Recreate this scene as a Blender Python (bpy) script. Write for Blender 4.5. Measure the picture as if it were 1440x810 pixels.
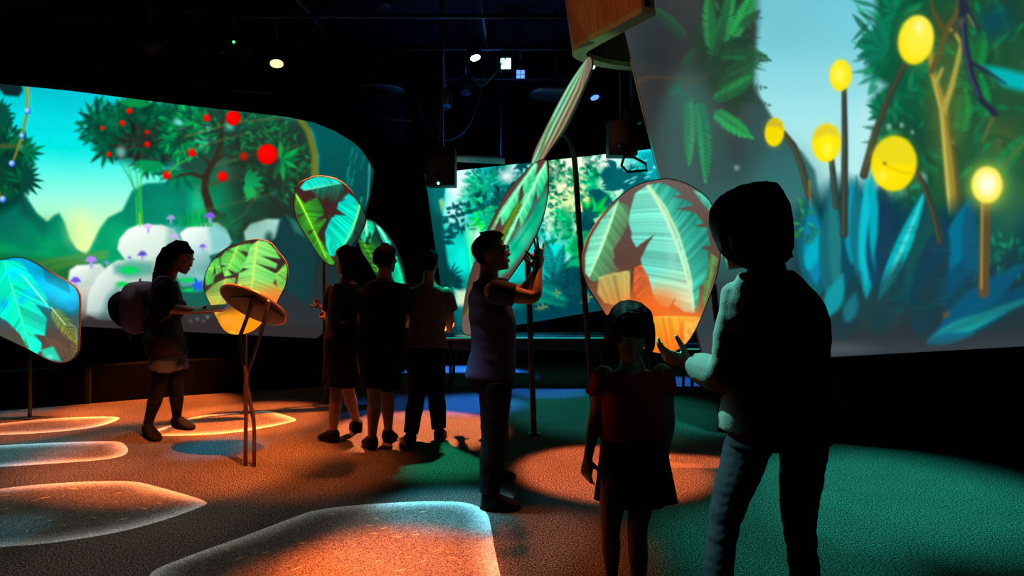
import bpy, bmesh, math, random
import numpy as np
from mathutils import Vector, Matrix

for o in list(bpy.data.objects): bpy.data.objects.remove(o)
SC = bpy.context.scene
COL = SC.collection
V = Vector

# ---------------------------------------------------------------- camera
EYE, FOC, HORIZON = 1.45, 960.0, 370.0           # eye height (m), focal length in pixels of a 1440 px wide frame, eye-level row
cam_data = bpy.data.cameras.new('camera')
cam_data.sensor_width = 36.0
cam_data.lens = 36.0 * FOC / 1440
cam_data.shift_y = -(405 - HORIZON) / 1440
cam_data.clip_end = 60
cam = bpy.data.objects.new('camera', cam_data)
cam.location = (0, 0, EYE); cam.rotation_euler = (math.pi / 2, 0, 0)
COL.objects.link(cam); SC.camera = cam

def at(px, py, d):
    """a point of the photograph at depth d (m) -> the place where that thing stands"""
    return V(((px - 720) * d / FOC, d, EYE - (py - HORIZON) * d / FOC))
def ground(px, py, z=0.0):
    d = (EYE - z) * FOC / (py - HORIZON)
    return V(((px - 720) * d / FOC, d, z))

# ---------------------------------------------------------------- world, exposure
world = bpy.data.worlds.new('dark_hall'); SC.world = world; world.use_nodes = True
world.node_tree.nodes['Background'].inputs[0].default_value = (.5, .8, .8, 1)
world.node_tree.nodes['Background'].inputs[1].default_value = 0.0012
vs = SC.view_settings
vs.view_transform = 'Standard'; vs.look = 'None'; vs.exposure = 0.0; vs.gamma = 1.0; vs.use_curve_mapping = False

# ---------------------------------------------------------------- the hall's ceiling spots (coloured pools on the carpet) and added fill light
LAMP_Z = 4.35
def spot(px, py, radius, color, power, dx=0.0, dy=0.0, blend=.6, size=.06, z=LAMP_Z, target=None, name='hall_or_fill_spot'):
    """a theatre spot or added fill set at (dx, dy) beside the spot on the carpet it is aimed at"""
    t = target or ground(px, py)
    p = V((t.x + dx, t.y + dy, z))
    L = bpy.data.lights.new(name, 'SPOT')
    dist = (p - t).length
    L.energy = power; L.color = color; L.spot_size = 2 * math.atan(radius / dist); L.spot_blend = blend; L.shadow_soft_size = size
    o = bpy.data.objects.new(name, L); o.location = p
    o.rotation_euler = (t - p).to_track_quat('-Z', 'Y').to_euler()
    COL.objects.link(o)
    return o
ORANGE, AMBER, TEAL, GREEN, BLUE, CYAN, WHITE = (1, .20, .035), (1, .27, .05), (.02, .62, .50), (.02, .75, .38), (.02, .20, 1.0), (.03, .55, .75), (1, .93, .86)
# left: orange wash
spot(215, 572, .90, ORANGE, 6200, 1.2, .3)
spot(350, 588, .85, ORANGE, 6500, 1.0, .8)
spot(265, 645, 1.15, ORANGE, 3900, 1.85, -1.6, size=.03)
spot(415, 657, .80, ORANGE, 1200, -1.55, .0, size=.10)
spot(430, 665, .70, (1, .30, .12), 420, .5, 1.2, .9)
spot(50, 596, .8, ORANGE, 2600, 1.6, .3)
spot(450, 617, .75, ORANGE, 1500, -1.0, 1.2)
spot(80, 668, .6, ORANGE, 700, 1.2, .6)
# centre: pale orange strip behind the visitors, orange pools
spot(585, 604, .82, (1, .28, .11), 7500, -.2, 1.2, .35)
spot(858, 662, .70, (1, .22, .075), 5600, -.9, .35, .35)
spot(985, 662, .42, (1, .22, .075), 5200, -1.3, 1.2, .4)
spot(548, 800, .62, (1, .17, .03), 6800, -.4, 1.2, .9)
spot(450, 830, .55, (1, .17, .03), 2600, -.4, 1.2, 1.0)
spot(770, 770, .65, ORANGE, 1000, .2, 1.8, .9)
# teal, green and blue
spot(630, 645, .55, GREEN, 2800, .2, 2.2, .9)
spot(850, 575, 1.25, TEAL, 1300, -.9, 1.6, .7)
spot(1010, 585, .9, TEAL, 1300, -.8, -1.2, .8)
spot(1250, 690, 1.25, TEAL, 2800, .1, .3, .9)
spot(1090, 770, .8, TEAL, 1300, .2, 1.6, .9)
spot(665, 568, .65, BLUE, 6500, .2, 1.2, .9)
spot(560, 572, .7, BLUE, 1300, .2, 1.4, .9)
spot(650, 529, 1.0, BLUE, 14000, .3, .6, .5)
spot(770, 548, .6, BLUE, 3600, .2, .6, .7)
spot(960, 538, .5, BLUE, 4500, -.2, .4, .7)
spot(30, 636, .60, CYAN, 900, .6, .6, .9)
spot(305, 629, .42, (.02, .45, .75), 2400, 1.1, 1.3, .9)
spot(5, 745, .3, CYAN, 420, .1, .6, .9)
spot(630, 716, .50, CYAN, 2600, -1.1, .3, .9)
spot(840, 700, .5, CYAN, 500, .1, 1.6, .9)
spot(30, 578, .4, CYAN, 800, .1, .1, .9)
# dim white flood added in place of projector light on the painted stone outlines
spot(330, 790, 1.25, WHITE, 150, -.1, 1.2, .5)
spot(80, 725, 1.3, WHITE, 190, -.1, 1.0, .5)
spot(60, 635, 1.2, WHITE, 240, .1, .6, .5)
spot(320, 597, 1.1, WHITE, 150, .6, .6, .5)
spot(60, 598, 1.0, WHITE, 160, .6, .4, .5)
spot(640, 750, .75, WHITE, 420, -1.3, .2, .5)
# teal edge light on the visitor in front, warm light on the wooden canopy
spot(0, 0, .34, (.30, .80, .72), 480, -2.5, .45, .9, .05, 2.9, at(1052, 745, 2.35))
spot(0, 0, .34, (.20, .85, .70), 4600, -1.45, 2.9, .5, .05, 3.3, at(1026, 480, 2.3))
spot(0, 0, .8, (1, .40, .14), 110, -1.6, -2.2, .6, .05, 4.4, at(850, 30, 5.9))
spot(0, 0, .6, (.35, .9, .45), 110, -.3, -.9, .6, .05, .9, at(850, 80, 6.3))  # added green fill from near the floor, for screen bounce on the canopy rim
# ---------------------------------------------------------------- helpers
def mat(name, col, rough=.7, metal=0.0, noise=0.0, scale=40.0, bump=0.0, emit=None, strength=0.0, spec=.3, col2=None, wave=None, stretch=None):
    """a procedural Principled material: colour varied by noise, optional bump and emission"""
    m = bpy.data.materials.new(name); m.use_nodes = True
    nt = m.node_tree; b = nt.nodes['Principled BSDF']
    b.inputs['Base Color'].default_value = (*col, 1); b.inputs['Roughness'].default_value = rough
    b.inputs['Metallic'].default_value = metal; b.inputs['Specular IOR Level'].default_value = spec
    if noise or bump or col2:
        tc = nt.nodes.new('ShaderNodeTexCoord')
        if wave:
            n = nt.nodes.new('ShaderNodeTexWave'); n.inputs['Scale'].default_value = scale; n.inputs['Distortion'].default_value = wave; n.inputs['Detail'].default_value = 3
            n.bands_direction = 'DIAGONAL'
            out = n.outputs['Fac']
        else:
            n = nt.nodes.new('ShaderNodeTexNoise'); n.inputs['Scale'].default_value = scale; n.inputs['Detail'].default_value = 4
            out = n.outputs['Fac']
        if stretch:
            mp = nt.nodes.new('ShaderNodeMapping'); mp.inputs['Scale'].default_value = stretch
            nt.links.new(tc.outputs['Object'], mp.inputs['Vector']); nt.links.new(mp.outputs['Vector'], n.inputs['Vector'])
        else: nt.links.new(tc.outputs['Object'], n.inputs['Vector'])
        r = nt.nodes.new('ShaderNodeValToRGB')
        r.color_ramp.elements[0].position = .3; r.color_ramp.elements[1].position = .7
        c2 = col2 or col
        r.color_ramp.elements[0].color = (*[c * (1 - noise) for c in col], 1); r.color_ramp.elements[1].color = (*[min(1, c * (1 + noise)) for c in c2], 1)
        nt.links.new(out, r.inputs['Fac']); nt.links.new(r.outputs['Color'], b.inputs['Base Color'])
        if bump:
            k = nt.nodes.new('ShaderNodeBump'); k.inputs['Strength'].default_value = bump; k.inputs['Distance'].default_value = .01
            nt.links.new(out, k.inputs['Height']); nt.links.new(k.outputs['Normal'], b.inputs['Normal'])
    if emit:
        b.inputs['Emission Color'].default_value = (*emit, 1); b.inputs['Emission Strength'].default_value = strength
    return m

def picture_mat():
    """a lit projection: emission read from the colour attribute that the painter fills"""
    m = bpy.data.materials.new('projected_picture'); m.use_nodes = True
    nt = m.node_tree; b = nt.nodes['Principled BSDF']
    a = nt.nodes.new('ShaderNodeAttribute'); a.attribute_name = 'picture'
    b.inputs['Base Color'].default_value = (.02, .02, .02, 1); b.inputs['Roughness'].default_value = .8; b.inputs['Specular IOR Level'].default_value = .1
    nt.links.new(a.outputs['Color'], b.inputs['Emission Color']); b.inputs['Emission Strength'].default_value = 1.0
    return m
M = {}
def obj(name, me, m=None, parent=None, smooth=True):
    if isinstance(me, bmesh.types.BMesh):
        bm = me; me = bpy.data.meshes.new(name); bm.to_mesh(me); bm.free()
    if m is not None:
        me.materials.clear(); me.materials.append(M[m] if isinstance(m, str) else m)
    if smooth and len(me.polygons): me.polygons.foreach_set('use_smooth', np.ones(len(me.polygons), bool))
    o = bpy.data.objects.new(name, me); COL.objects.link(o)
    if parent is not None: o.parent = parent
    return o
def tag(o, label, cat, group=None):
    o['label'] = label; o['category'] = cat
    if group: o['group'] = group
    return o
def thing(name, label, cat, loc, group=None):
    o = bpy.data.objects.new(name, None); COL.objects.link(o); o.location = loc; o.empty_display_size = .1
    return tag(o, label, cat, group)
def struct(o):
    o['kind'] = 'structure'; return o

def bm_box(bm, c, s, rot=None, bevel=0.0):
    g = bmesh.ops.create_cube(bm, size=1)['verts']
    mtx = Matrix.Translation(V(c)) @ (rot.to_4x4() if rot else Matrix.Identity(4)) @ Matrix.Diagonal((*s, 1))
    bmesh.ops.transform(bm, matrix=mtx, verts=g)
    if bevel:
        e = list({e for v in g for e in v.link_edges})
        bmesh.ops.bevel(bm, geom=e, offset=bevel, segments=2, affect='EDGES', profile=.6)
    return bm
def box(c, s, rot=None, bevel=.004): return bm_box(bmesh.new(), c, s, rot, bevel)
def bm_loft(bm, rings, close=True, cap=True):
    """skin a list of point rings; optional fan caps"""
    vs_ = [[bm.verts.new(p) for p in r] for r in rings]
    n = len(rings[0])
    for a, b in zip(vs_[:-1], vs_[1:]):
        for i in range(n if close else n - 1):
            bm.faces.new((a[i], a[(i + 1) % n], b[(i + 1) % n], b[i]))
    if cap and close:
        for r, flip in ((vs_[0], True), (vs_[-1], False)):
            c = bm.verts.new(sum((v.co for v in r), V()) / n)
            for i in range(n):
                a, b = r[i], r[(i + 1) % n]
                bm.faces.new((b, a, c) if flip else (a, b, c))
    return bm
def frames(pts):
    T = [(pts[min(i + 1, len(pts) - 1)] - pts[max(i - 1, 0)]).normalized() for i in range(len(pts))]
    a = T[0].cross(V((0, 0, 1)))
    if a.length < .1: a = T[0].cross(V((1, 0, 0)))
    a.normalize(); out = []
    for t in T:
        a = (a - t * a.dot(t)).normalized(); out.append((t, a, t.cross(a).normalized()))
    return out
def catmull(P, n=6, closed=False):
    P = [V(p) for p in P]; out = []; m = len(P)
    rng_ = range(m if closed else m - 1)
    g = (lambda i: P[i % m]) if closed else (lambda i: P[min(max(i, 0), m - 1)])
    for i in rng_:
        p0, p1, p2, p3 = g(i - 1), g(i), g(i + 1), g(i + 2)
        for k in range(n):
            t = k / n
            out.append(.5 * ((2 * p1) + (p2 - p0) * t + (2 * p0 - 5 * p1 + 4 * p2 - p3) * t * t + (3 * p1 - p0 - 3 * p2 + p3) * t ** 3))
    if not closed: out.append(P[-1].copy())
    return out
def bm_tube(bm, pts, r, seg=10, dome=False):
    pts = [V(p) for p in pts]
    R = r if isinstance(r, (list, tuple)) else [r] * len(pts)
    rings = []
    F = frames(pts)
    for k, (p, (t, a, b), q) in enumerate(zip(pts, F, R)):
        rings.append([p + (a * math.cos(u) + b * math.sin(u)) * q for u in [2 * math.pi * i / seg for i in range(seg)]])
    if dome:
        for end, sg in ((0, -1), (-1, 1)):
            t, a, b = F[end]; p = pts[end]; q = R[end]
            ex = [[p + t * sg * q * math.sin(h) + (a * math.cos(u) + b * math.sin(u)) * q * math.cos(h) for u in [2 * math.pi * i / seg for i in range(seg)]] for h in (.6, 1.15)]
            rings = ex[::-1] + rings if end == 0 else rings + ex
    return bm_loft(bm, rings)
def tube(pts, r, seg=10, dome=False): return bm_tube(bmesh.new(), pts, r, seg, dome)
def bm_ball(bm, c, rx, ry=None, rz=None, seg=20, rot=None):
    ry = ry or rx; rz = rz or rx
    g = bmesh.ops.create_uvsphere(bm, u_segments=seg, v_segments=max(8, seg * 2 // 3), radius=1)['verts']
    bmesh.ops.transform(bm, matrix=Matrix.Translation(V(c)) @ (rot.to_4x4() if rot else Matrix.Identity(4)) @ Matrix.Diagonal((rx, ry, rz, 1)), verts=g)
    return bm
def bm_disc(bm, c, normal, r, thick, seg=48, ry=None, bevel=0.0):
    n = V(normal).normalized(); q = n.to_track_quat('Z', 'Y').to_matrix()
    ry = ry or r
    def ring(k, z): return [V(c) + q @ V((k * r * math.cos(u), k * ry * math.sin(u), z)) for u in [2 * math.pi * i / seg for i in range(seg)]]
    b = bevel
    rings = [ring(1 - b / r, -thick / 2), ring(1, -thick / 2 + b), ring(1, thick / 2 - b), ring(1 - b / r, thick / 2)] if b else [ring(1, -thick / 2), ring(1, thick / 2)]
    return bm_loft(bm, rings)
def shift(bm, off):
    bmesh.ops.translate(bm, verts=bm.verts[:], vec=-V(off)); return bm

M.update(
    carpet=mat('carpet', (.145, .135, .125), .95, noise=.0, spec=.05),
    black_wall=mat('black_wall', (.004, .004, .0045), .95, noise=.3, scale=6, bump=.05, spec=.02),
    black_ceiling=mat('black_ceiling', (.010, .010, .011), .9, noise=.3, scale=9, spec=.1),
    black_metal=mat('black_metal', (.02, .02, .022), .42, noise=.2, scale=60, spec=.4),
    bronze=mat('bronze_tube', (.20, .12, .085), .28, .85, noise=.12, scale=60),
    dark_steel=mat('dark_steel', (.07, .07, .075), .5, .6, noise=.15, scale=50),
    grey_edge=mat('grey_edge', (.30, .28, .27), .7, noise=.1, scale=30),
    board_edge=mat('board_edge', (.09, .075, .07), .6, noise=.15, scale=30),
    gloss_black=mat('gloss_black', (.015, .016, .017), .16, noise=.1, scale=20, spec=.6),
    table_under=mat('table_underside', (.10, .06, .05), .55, noise=.15, scale=30, bump=.02),
    table_edge=mat('table_edge_copper', (.45, .25, .15), .3, .7, noise=.1, scale=30),
    wood=mat('canopy_wood', (.20, .075, .03), .6, noise=.18, scale=9, col2=(.27, .10, .042), stretch=(4, 4, .15)),
    wood_rim=mat('canopy_rim_wood', (.22, .19, .10), .65, noise=.2, scale=25),
    wood_dark=mat('canopy_lining', (.05, .03, .015), .8, noise=.2, scale=20),
    skin=mat('skin', (.20, .11, .078), .55, noise=.06, scale=30, spec=.35),
    hair=mat('black_hair', (.005, .004, .004), .8, noise=.4, scale=90, spec=.05),
    eye_white=mat('eye_white', (.5, .48, .46), .3, noise=.02, scale=20),
    eye_dark=mat('eye_iris', (.01, .007, .006), .2, noise=.1, scale=80),
    lip=mat('lip', (.30, .12, .10), .5, noise=.1, scale=60),
    black_cloth=mat('black_cloth', (.006, .006, .0075), .9, noise=.2, scale=120, bump=.1, spec=.1),
    dark_cloth=mat('charcoal_cloth', (.018, .018, .022), .9, noise=.2, scale=120, bump=.1, spec=.1),
    navy_shirt=mat('navy_shirt', (.03, .034, .085), .85, noise=.12, scale=160, bump=.1, spec=.1),
    denim=mat('denim', (.05, .06, .085), .85, noise=.25, scale=220, bump=.15, spec=.15),
    red_top=mat('red_top', (.30, .02, .02), .85, noise=.15, scale=120, bump=.1, spec=.1),
    skirt=mat('dark_skirt', (.02, .022, .035), .85, noise=.15, scale=120, bump=.1, spec=.1),
    sweater=mat('knit_sweater', (.085, .078, .07), .9, noise=.10, scale=140, bump=.2, spec=.1),
    grey_shirt=mat('grey_shirt', (.09, .075, .07), .9, noise=.15, scale=120, bump=.1, spec=.1),
    shoe=mat('black_shoe', (.006, .006, .006), .7, noise=.2, scale=60, spec=.1),
    backpack=mat('mauve_backpack', (.10, .08, .12), .8, noise=.2, scale=90, bump=.1, spec=.2),
    sandal=mat('sandal', (.006, .005, .005), .8, noise=.2, scale=60, spec=.05),
    paper=mat('tablet_back', (.16, .12, .16), .35, noise=.1, scale=40),
    picture=picture_mat(),
    duct=mat('dark_duct', (.035, .042, .042), .7, noise=.25, scale=8, bump=.1),
    gear=mat('stage_gear', (.010, .010, .011), .5, noise=.3, scale=40, spec=.4),
    gear_grey=mat('grey_gear', (.03, .03, .033), .5, noise=.3, scale=40, spec=.4),
    panel=mat('hung_panel', (.25, .28, .27), .6, noise=.1, scale=10),
    lens_teal=mat('teal_lens', (.1, .1, .1), .3, emit=(.35, 1, .92), strength=14),
    lens_blue=mat('blue_lens', (.1, .1, .1), .3, emit=(.12, .34, 1), strength=1.4),
    lens_warm=mat('warm_lens', (.1, .1, .1), .3, emit=(1, .68, .36), strength=1.5),
    led_green=mat('green_led', (.1, .1, .1), .3, emit=(.15, 1, .25), strength=1.5),
    led_ice=mat('ice_led', (.1, .1, .1), .3, emit=(.45, .85, 1), strength=2.5),
)
def carpet_nodes():
    m = M['carpet']; nt = m.node_tree; b = nt.nodes['Principled BSDF']
    tc = nt.nodes.new('ShaderNodeTexCoord')
    n = nt.nodes.new('ShaderNodeTexNoise'); n.inputs['Scale'].default_value = 120; n.inputs['Detail'].default_value = 3; n.inputs['Roughness'].default_value = .7
    n2 = nt.nodes.new('ShaderNodeTexNoise'); n2.inputs['Scale'].default_value = 2.2; n2.inputs['Detail'].default_value = 4
    r = nt.nodes.new('ShaderNodeValToRGB'); r.color_ramp.elements[0].position = .46; r.color_ramp.elements[1].position = .63
    r.color_ramp.elements[0].color = (.008, .0065, .005, 1); r.color_ramp.elements[1].color = (.26, .205, .175, 1)
    mx = nt.nodes.new('ShaderNodeMix'); mx.data_type = 'RGBA'; mx.blend_type = 'MULTIPLY'; mx.inputs[0].default_value = .5
    r2 = nt.nodes.new('ShaderNodeValToRGB'); r2.color_ramp.elements[0].position = .3; r2.color_ramp.elements[1].position = .7
    r2.color_ramp.elements[0].color = (.55, .55, .55, 1); r2.color_ramp.elements[1].color = (1, 1, 1, 1)
    bp = nt.nodes.new('ShaderNodeBump'); bp.inputs['Strength'].default_value = .18; bp.inputs['Distance'].default_value = .003
    L = nt.links.new
    L(tc.outputs['Object'], n.inputs['Vector']); L(tc.outputs['Object'], n2.inputs['Vector'])
    L(n.outputs['Fac'], r.inputs['Fac']); L(n2.outputs['Fac'], r2.inputs['Fac'])
    L(r.outputs['Color'], mx.inputs[6]); L(r2.outputs['Color'], mx.inputs[7]); L(mx.outputs[2], b.inputs['Base Color'])
    L(n.outputs['Fac'], bp.inputs['Height']); L(bp.outputs['Normal'], b.inputs['Normal'])
carpet_nodes()
def stone_light_mat():
    """projected stone light painted as paler carpet: warm middle, chalk-white border (attribute 'border' 0..1), speckled pile"""
    m = bpy.data.materials.new('painted_stone_light'); m.use_nodes = True
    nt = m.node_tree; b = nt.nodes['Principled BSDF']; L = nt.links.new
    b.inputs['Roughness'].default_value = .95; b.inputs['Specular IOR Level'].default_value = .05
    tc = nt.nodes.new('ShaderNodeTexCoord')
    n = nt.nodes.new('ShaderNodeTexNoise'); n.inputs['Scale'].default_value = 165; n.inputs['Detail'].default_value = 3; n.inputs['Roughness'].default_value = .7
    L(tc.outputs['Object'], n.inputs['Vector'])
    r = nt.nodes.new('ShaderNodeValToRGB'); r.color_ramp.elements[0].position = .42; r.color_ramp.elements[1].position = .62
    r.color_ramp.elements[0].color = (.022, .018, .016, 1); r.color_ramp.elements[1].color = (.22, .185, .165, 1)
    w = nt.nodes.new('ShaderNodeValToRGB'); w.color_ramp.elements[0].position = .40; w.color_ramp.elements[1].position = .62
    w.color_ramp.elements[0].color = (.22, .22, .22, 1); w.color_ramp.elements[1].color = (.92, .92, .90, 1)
    a = nt.nodes.new('ShaderNodeAttribute'); a.attribute_name = 'light_rim'
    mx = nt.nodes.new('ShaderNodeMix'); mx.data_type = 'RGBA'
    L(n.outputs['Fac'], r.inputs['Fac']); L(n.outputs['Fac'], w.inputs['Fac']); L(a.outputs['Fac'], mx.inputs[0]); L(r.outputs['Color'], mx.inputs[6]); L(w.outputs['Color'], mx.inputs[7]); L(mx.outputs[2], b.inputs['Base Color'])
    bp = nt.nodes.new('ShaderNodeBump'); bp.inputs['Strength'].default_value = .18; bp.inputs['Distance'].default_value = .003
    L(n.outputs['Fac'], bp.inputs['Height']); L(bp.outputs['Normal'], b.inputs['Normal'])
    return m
M['stone'] = stone_light_mat()
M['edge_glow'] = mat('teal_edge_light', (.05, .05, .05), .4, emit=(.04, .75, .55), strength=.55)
M['fleck'] = mat('painted_light_fleck', (.85, .62, .25), .9, noise=.2, scale=60)  # projected fish dashes, their light given as a pale gold colour
# ---------------------------------------------------------------- the room
def quad_mesh(pts):
    bm = bmesh.new(); bm.faces.new([bm.verts.new(p) for p in pts]); return bm
struct(obj('floor', box((0, 5, -.05), (18, 18, .1), None, 0), 'carpet', smooth=False))
struct(obj('ceiling', box((0, 5, 4.95), (18, 18, .1), None, 0), 'black_ceiling', smooth=False))
struct(obj('wall_back', box((0, 11.6, 2.45), (18, .2, 4.9), None, 0), 'black_wall', smooth=False))
def wall_strip(name, plan, z0, z1, thick, m='black_wall', out=1):
    """a vertical wall that follows a plan line; thickness goes away from the visitors"""
    bm = bmesh.new(); P = [V((x, y, 0)) for x, y in plan]; rings = []
    for i, p in enumerate(P):
        t = (P[min(i + 1, len(P) - 1)] - P[max(i - 1, 0)]).normalized(); n = V((-t.y, t.x, 0)) * out
        rings.append([p + V((0, 0, z0)), p + V((0, 0, z1)), p + n * thick + V((0, 0, z1)), p + n * thick + V((0, 0, z0))])
    bm_loft(bm, rings)
    return obj(name, bm, m, smooth=False)
def plan_px(L): return [((px - 720) * d / FOC, d) for px, d in L]
left_plan = plan_px([(-260, 5.9), (-120, 6.35), (0, 6.7), (120, 7.03), (270, 7.5), (440, 8.0), (560, 8.7)])
struct(wall_strip('wall_left', [(x + .02, y + .42) for x, y in left_plan], 0, 3.6, .15))
struct(wall_strip('trim_1', left_plan, 0, .38, .40))                       # the low ledge below the curved screen
right_a, right_b = V((1.17, -.5, 0)), V((2.58, 5.5, 0))
def rp(t): q = right_b + right_a * t; return (q.x, q.y)
struct(wall_strip('wall_right', [rp(-.70), rp(-.4), rp(0), rp(1), rp(2.2), rp(3.6)], 0, 4.85, .15))
# ---------------------------------------------------------------- pictures shown on the screens and leaf boards
class Art:
    """A small raster painter (sRGB floats) whose result becomes a colour attribute of a screen's own mesh."""
    def __init__(s, x0, y0, x1, y1, base=(0, 0, 0), seed=1):
        s.x0, s.y0 = x0, y0
        s.w, s.h = int(x1 - x0), int(y1 - y0)
        s.a = np.empty((s.h, s.w, 3), np.float32)
        s.a[:] = np.array(base, np.float32) / 255
        s.rng = np.random.RandomState(seed); s.seed = seed
        s.clip = None
    def box(s, xa, ya, xb, yb):
        i0, i1 = max(0, int(xa - s.x0)), min(s.w, int(math.ceil(xb - s.x0)) + 1)
        j0, j1 = max(0, int(ya - s.y0)), min(s.h, int(math.ceil(yb - s.y0)) + 1)
        if i1 <= i0 or j1 <= j0: return None
        X, Y = np.meshgrid(np.arange(i0, i1, dtype=np.float32) + s.x0 + .5, np.arange(j0, j1, dtype=np.float32) + s.y0 + .5)
        return slice(j0, j1), slice(i0, i1), X, Y
    def put(s, J, I, m, col):
        col = np.asarray(col, np.float32)
        if col.ndim == 1: col = col / 255
        if s.clip is not None: m = m * s.clip[J, I]
        m = np.clip(m, 0, 1)[..., None]
        s.a[J, I] = s.a[J, I] * (1 - m) + col * m
    def vgrad(s, stops, alpha=1.0, x=None):
        Y = np.arange(s.h) + s.y0
        c = np.stack([np.interp(Y, [k[0] for k in stops], [k[1][i] for k in stops]) for i in range(3)], -1) / 255
        s.a[:] = s.a * (1 - alpha) + c[:, None, :].astype(np.float32) * alpha
    def glow(s, cx, cy, rx, ry, col, alpha=1.0, power=1.0, add=False):
        b = s.box(cx - rx, cy - ry, cx + rx, cy + ry)
        if b is None: return
        J, I, X, Y = b
        r = np.sqrt(((X - cx) / rx) ** 2 + ((Y - cy) / ry) ** 2)
        m = np.clip(1 - r, 0, 1)
        m = (m * m * (3 - 2 * m)) ** power * alpha
        if add: s.a[J, I] += (m[..., None] * np.array(col, np.float32) / 255)
        else: s.put(J, I, m, col)
    @staticmethod
    def sdf(P, X, Y):
        P = np.asarray(P, np.float32)
        d = np.full(X.shape, 1e9, np.float32); inside = np.zeros(X.shape, bool)
        n = len(P)
        for i in range(n):
            ax, ay = P[i]; bx, by = P[(i + 1) % n]
            ex, ey = bx - ax, by - ay
            wx, wy = X - ax, Y - ay
            t = np.clip((wx * ex + wy * ey) / (ex * ex + ey * ey + 1e-9), 0, 1)
            d = np.minimum(d, (wx - ex * t) ** 2 + (wy - ey * t) ** 2)
            c = (ay > Y) != (by > Y)
            inside ^= c & (X < ex * (Y - ay) / (ey + (1e-9 if ey >= 0 else -1e-9)) + ax)
        return np.where(inside, -1, 1) * np.sqrt(d)
    def poly(s, P, col, soft=1.0, alpha=1.0, col2=None, grad=None):
        P = np.asarray(P, np.float32)
        b = s.box(P[:, 0].min() - soft, P[:, 1].min() - soft, P[:, 0].max() + soft, P[:, 1].max() + soft)
        if b is None: return
        J, I, X, Y = b
        m = np.clip(.5 - s.sdf(P, X, Y) / (2 * soft), 0, 1) * alpha
        if col2 is not None:
            (ax, ay), (bx, by) = grad
            t = np.clip(((X - ax) * (bx - ax) + (Y - ay) * (by - ay)) / ((bx - ax) ** 2 + (by - ay) ** 2), 0, 1)[..., None]
            col = (np.array(col, np.float32) * (1 - t) + np.array(col2, np.float32) * t) / 255
        s.put(J, I, m, col)
    def ellipse(s, cx, cy, rx, ry, col, soft=1.0, alpha=1.0, rot=0.0, col2=None, hx=0., hy=0.):
        R = max(rx, ry) + soft
        b = s.box(cx - R, cy - R, cx + R, cy + R)
        if b is None: return
        J, I, X, Y = b
        c, n = math.cos(rot), math.sin(rot)
        u = ((X - cx) * c + (Y - cy) * n) / rx; v = (-(X - cx) * n + (Y - cy) * c) / ry
        r = np.sqrt(u * u + v * v)
        m = np.clip(.5 - (r - 1) * min(rx, ry) / (2 * soft), 0, 1) * alpha
        if col2 is not None:
            t = np.clip(np.sqrt((u - hx) ** 2 + (v - hy) ** 2) / 1.3, 0, 1)[..., None] ** 1.5
            col = (np.array(col, np.float32) * (1 - t) + np.array(col2, np.float32) * t) / 255
        s.put(J, I, m, col)
    def stroke(s, pts, w0, w1, col, soft=.8, alpha=1.0):
        n = len(pts) - 1
        P = np.asarray(pts, np.float32); W = max(w0, w1) + soft
        b = s.box(P[:, 0].min() - W, P[:, 1].min() - W, P[:, 0].max() + W, P[:, 1].max() + W)
        if b is None: return
        J, I, X, Y = b
        best = np.full(X.shape, 1e9, np.float32)
        for i in range(n):
            (ax, ay), (bx, by) = P[i], P[i + 1]
            ex, ey = bx - ax, by - ay
            t = np.clip(((X - ax) * ex + (Y - ay) * ey) / (ex * ex + ey * ey + 1e-9), 0, 1)
            w = w0 + (w1 - w0) * (i + t) / n
            best = np.minimum(best, np.hypot(X - ax - ex * t, Y - ay - ey * t) - w / 2)
        s.put(J, I, np.clip(.5 - best / (2 * soft), 0, 1) * alpha, col)
    def leaf(s, x, y, ang, L, W, col, col2=None, soft=.7, alpha=1.0, bend=0.0):
        b = s.box(x - L - W, y - L - W, x + L + W, y + L + W)
        if b is None: return
        J, I, X, Y = b
        c, n = math.cos(ang), math.sin(ang)
        u = ((X - x) * c + (Y - y) * n) / L; v = -(X - x) * n + (Y - y) * c - bend * L * u * u
        w = W / 2 * np.sin(np.pi * np.clip(u, 0, 1) ** .8)
        m = np.clip(.5 + (w - np.abs(v)) / (2 * soft), 0, 1) * ((u > 0) & (u < 1)) * alpha
        if col2 is not None:
            t = np.clip(np.where(v > 0, .15, .85) + (u - .5) * .5, 0, 1)[..., None]
            col = (np.array(col, np.float32) * (1 - t) + np.array(col2, np.float32) * t) / 255
        s.put(J, I, m, col)
    def frond(s, x, y, ang, L, n, ll, lw, col, col2=None, bend=0.0, alpha=1.0, soft=.7, spread=1.0, rib=None):
        """a fern frond: a curved rib with pairs of leaflets"""
        px, py, a = x, y, ang
        pts = [(x, y)]
        for k in range(n):
            px += math.cos(a) * L / n; py += math.sin(a) * L / n; a += bend / n
            pts.append((px, py))
            f = math.sin(math.pi * (.18 + .8 * (k + 1) / n)) ** .7
            for sd in (-1, 1):
                s.leaf(px, py, a + sd * spread * (.9 + .15 * s.rng.rand()), ll * f + 1, lw, col if sd > 0 else (col2 or col), None, soft, alpha)
        s.leaf(px, py, a, ll * .6, lw, col, None, soft, alpha)
        s.stroke(pts, 1.6, .8, rib or col2 or col, .6, alpha * .8)
    def bush(s, cx, cy, rx, ry, n, L, W, cols, alpha=1.0, soft=.8, out=1.0):
        r = s.rng
        for _ in range(n):
            t, q = r.rand() * 2 * math.pi, math.sqrt(r.rand())
            x, y = cx + math.cos(t) * q * rx, cy + math.sin(t) * q * ry
            a = t * out + r.randn() * .6 if out else r.rand() * 6.28
            c = np.array(cols[r.randint(len(cols))], float) * (.75 + .5 * r.rand())
            s.leaf(x, y, a, L * (.6 + .7 * r.rand()), W * (.7 + .6 * r.rand()), c, None, soft, alpha)
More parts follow.
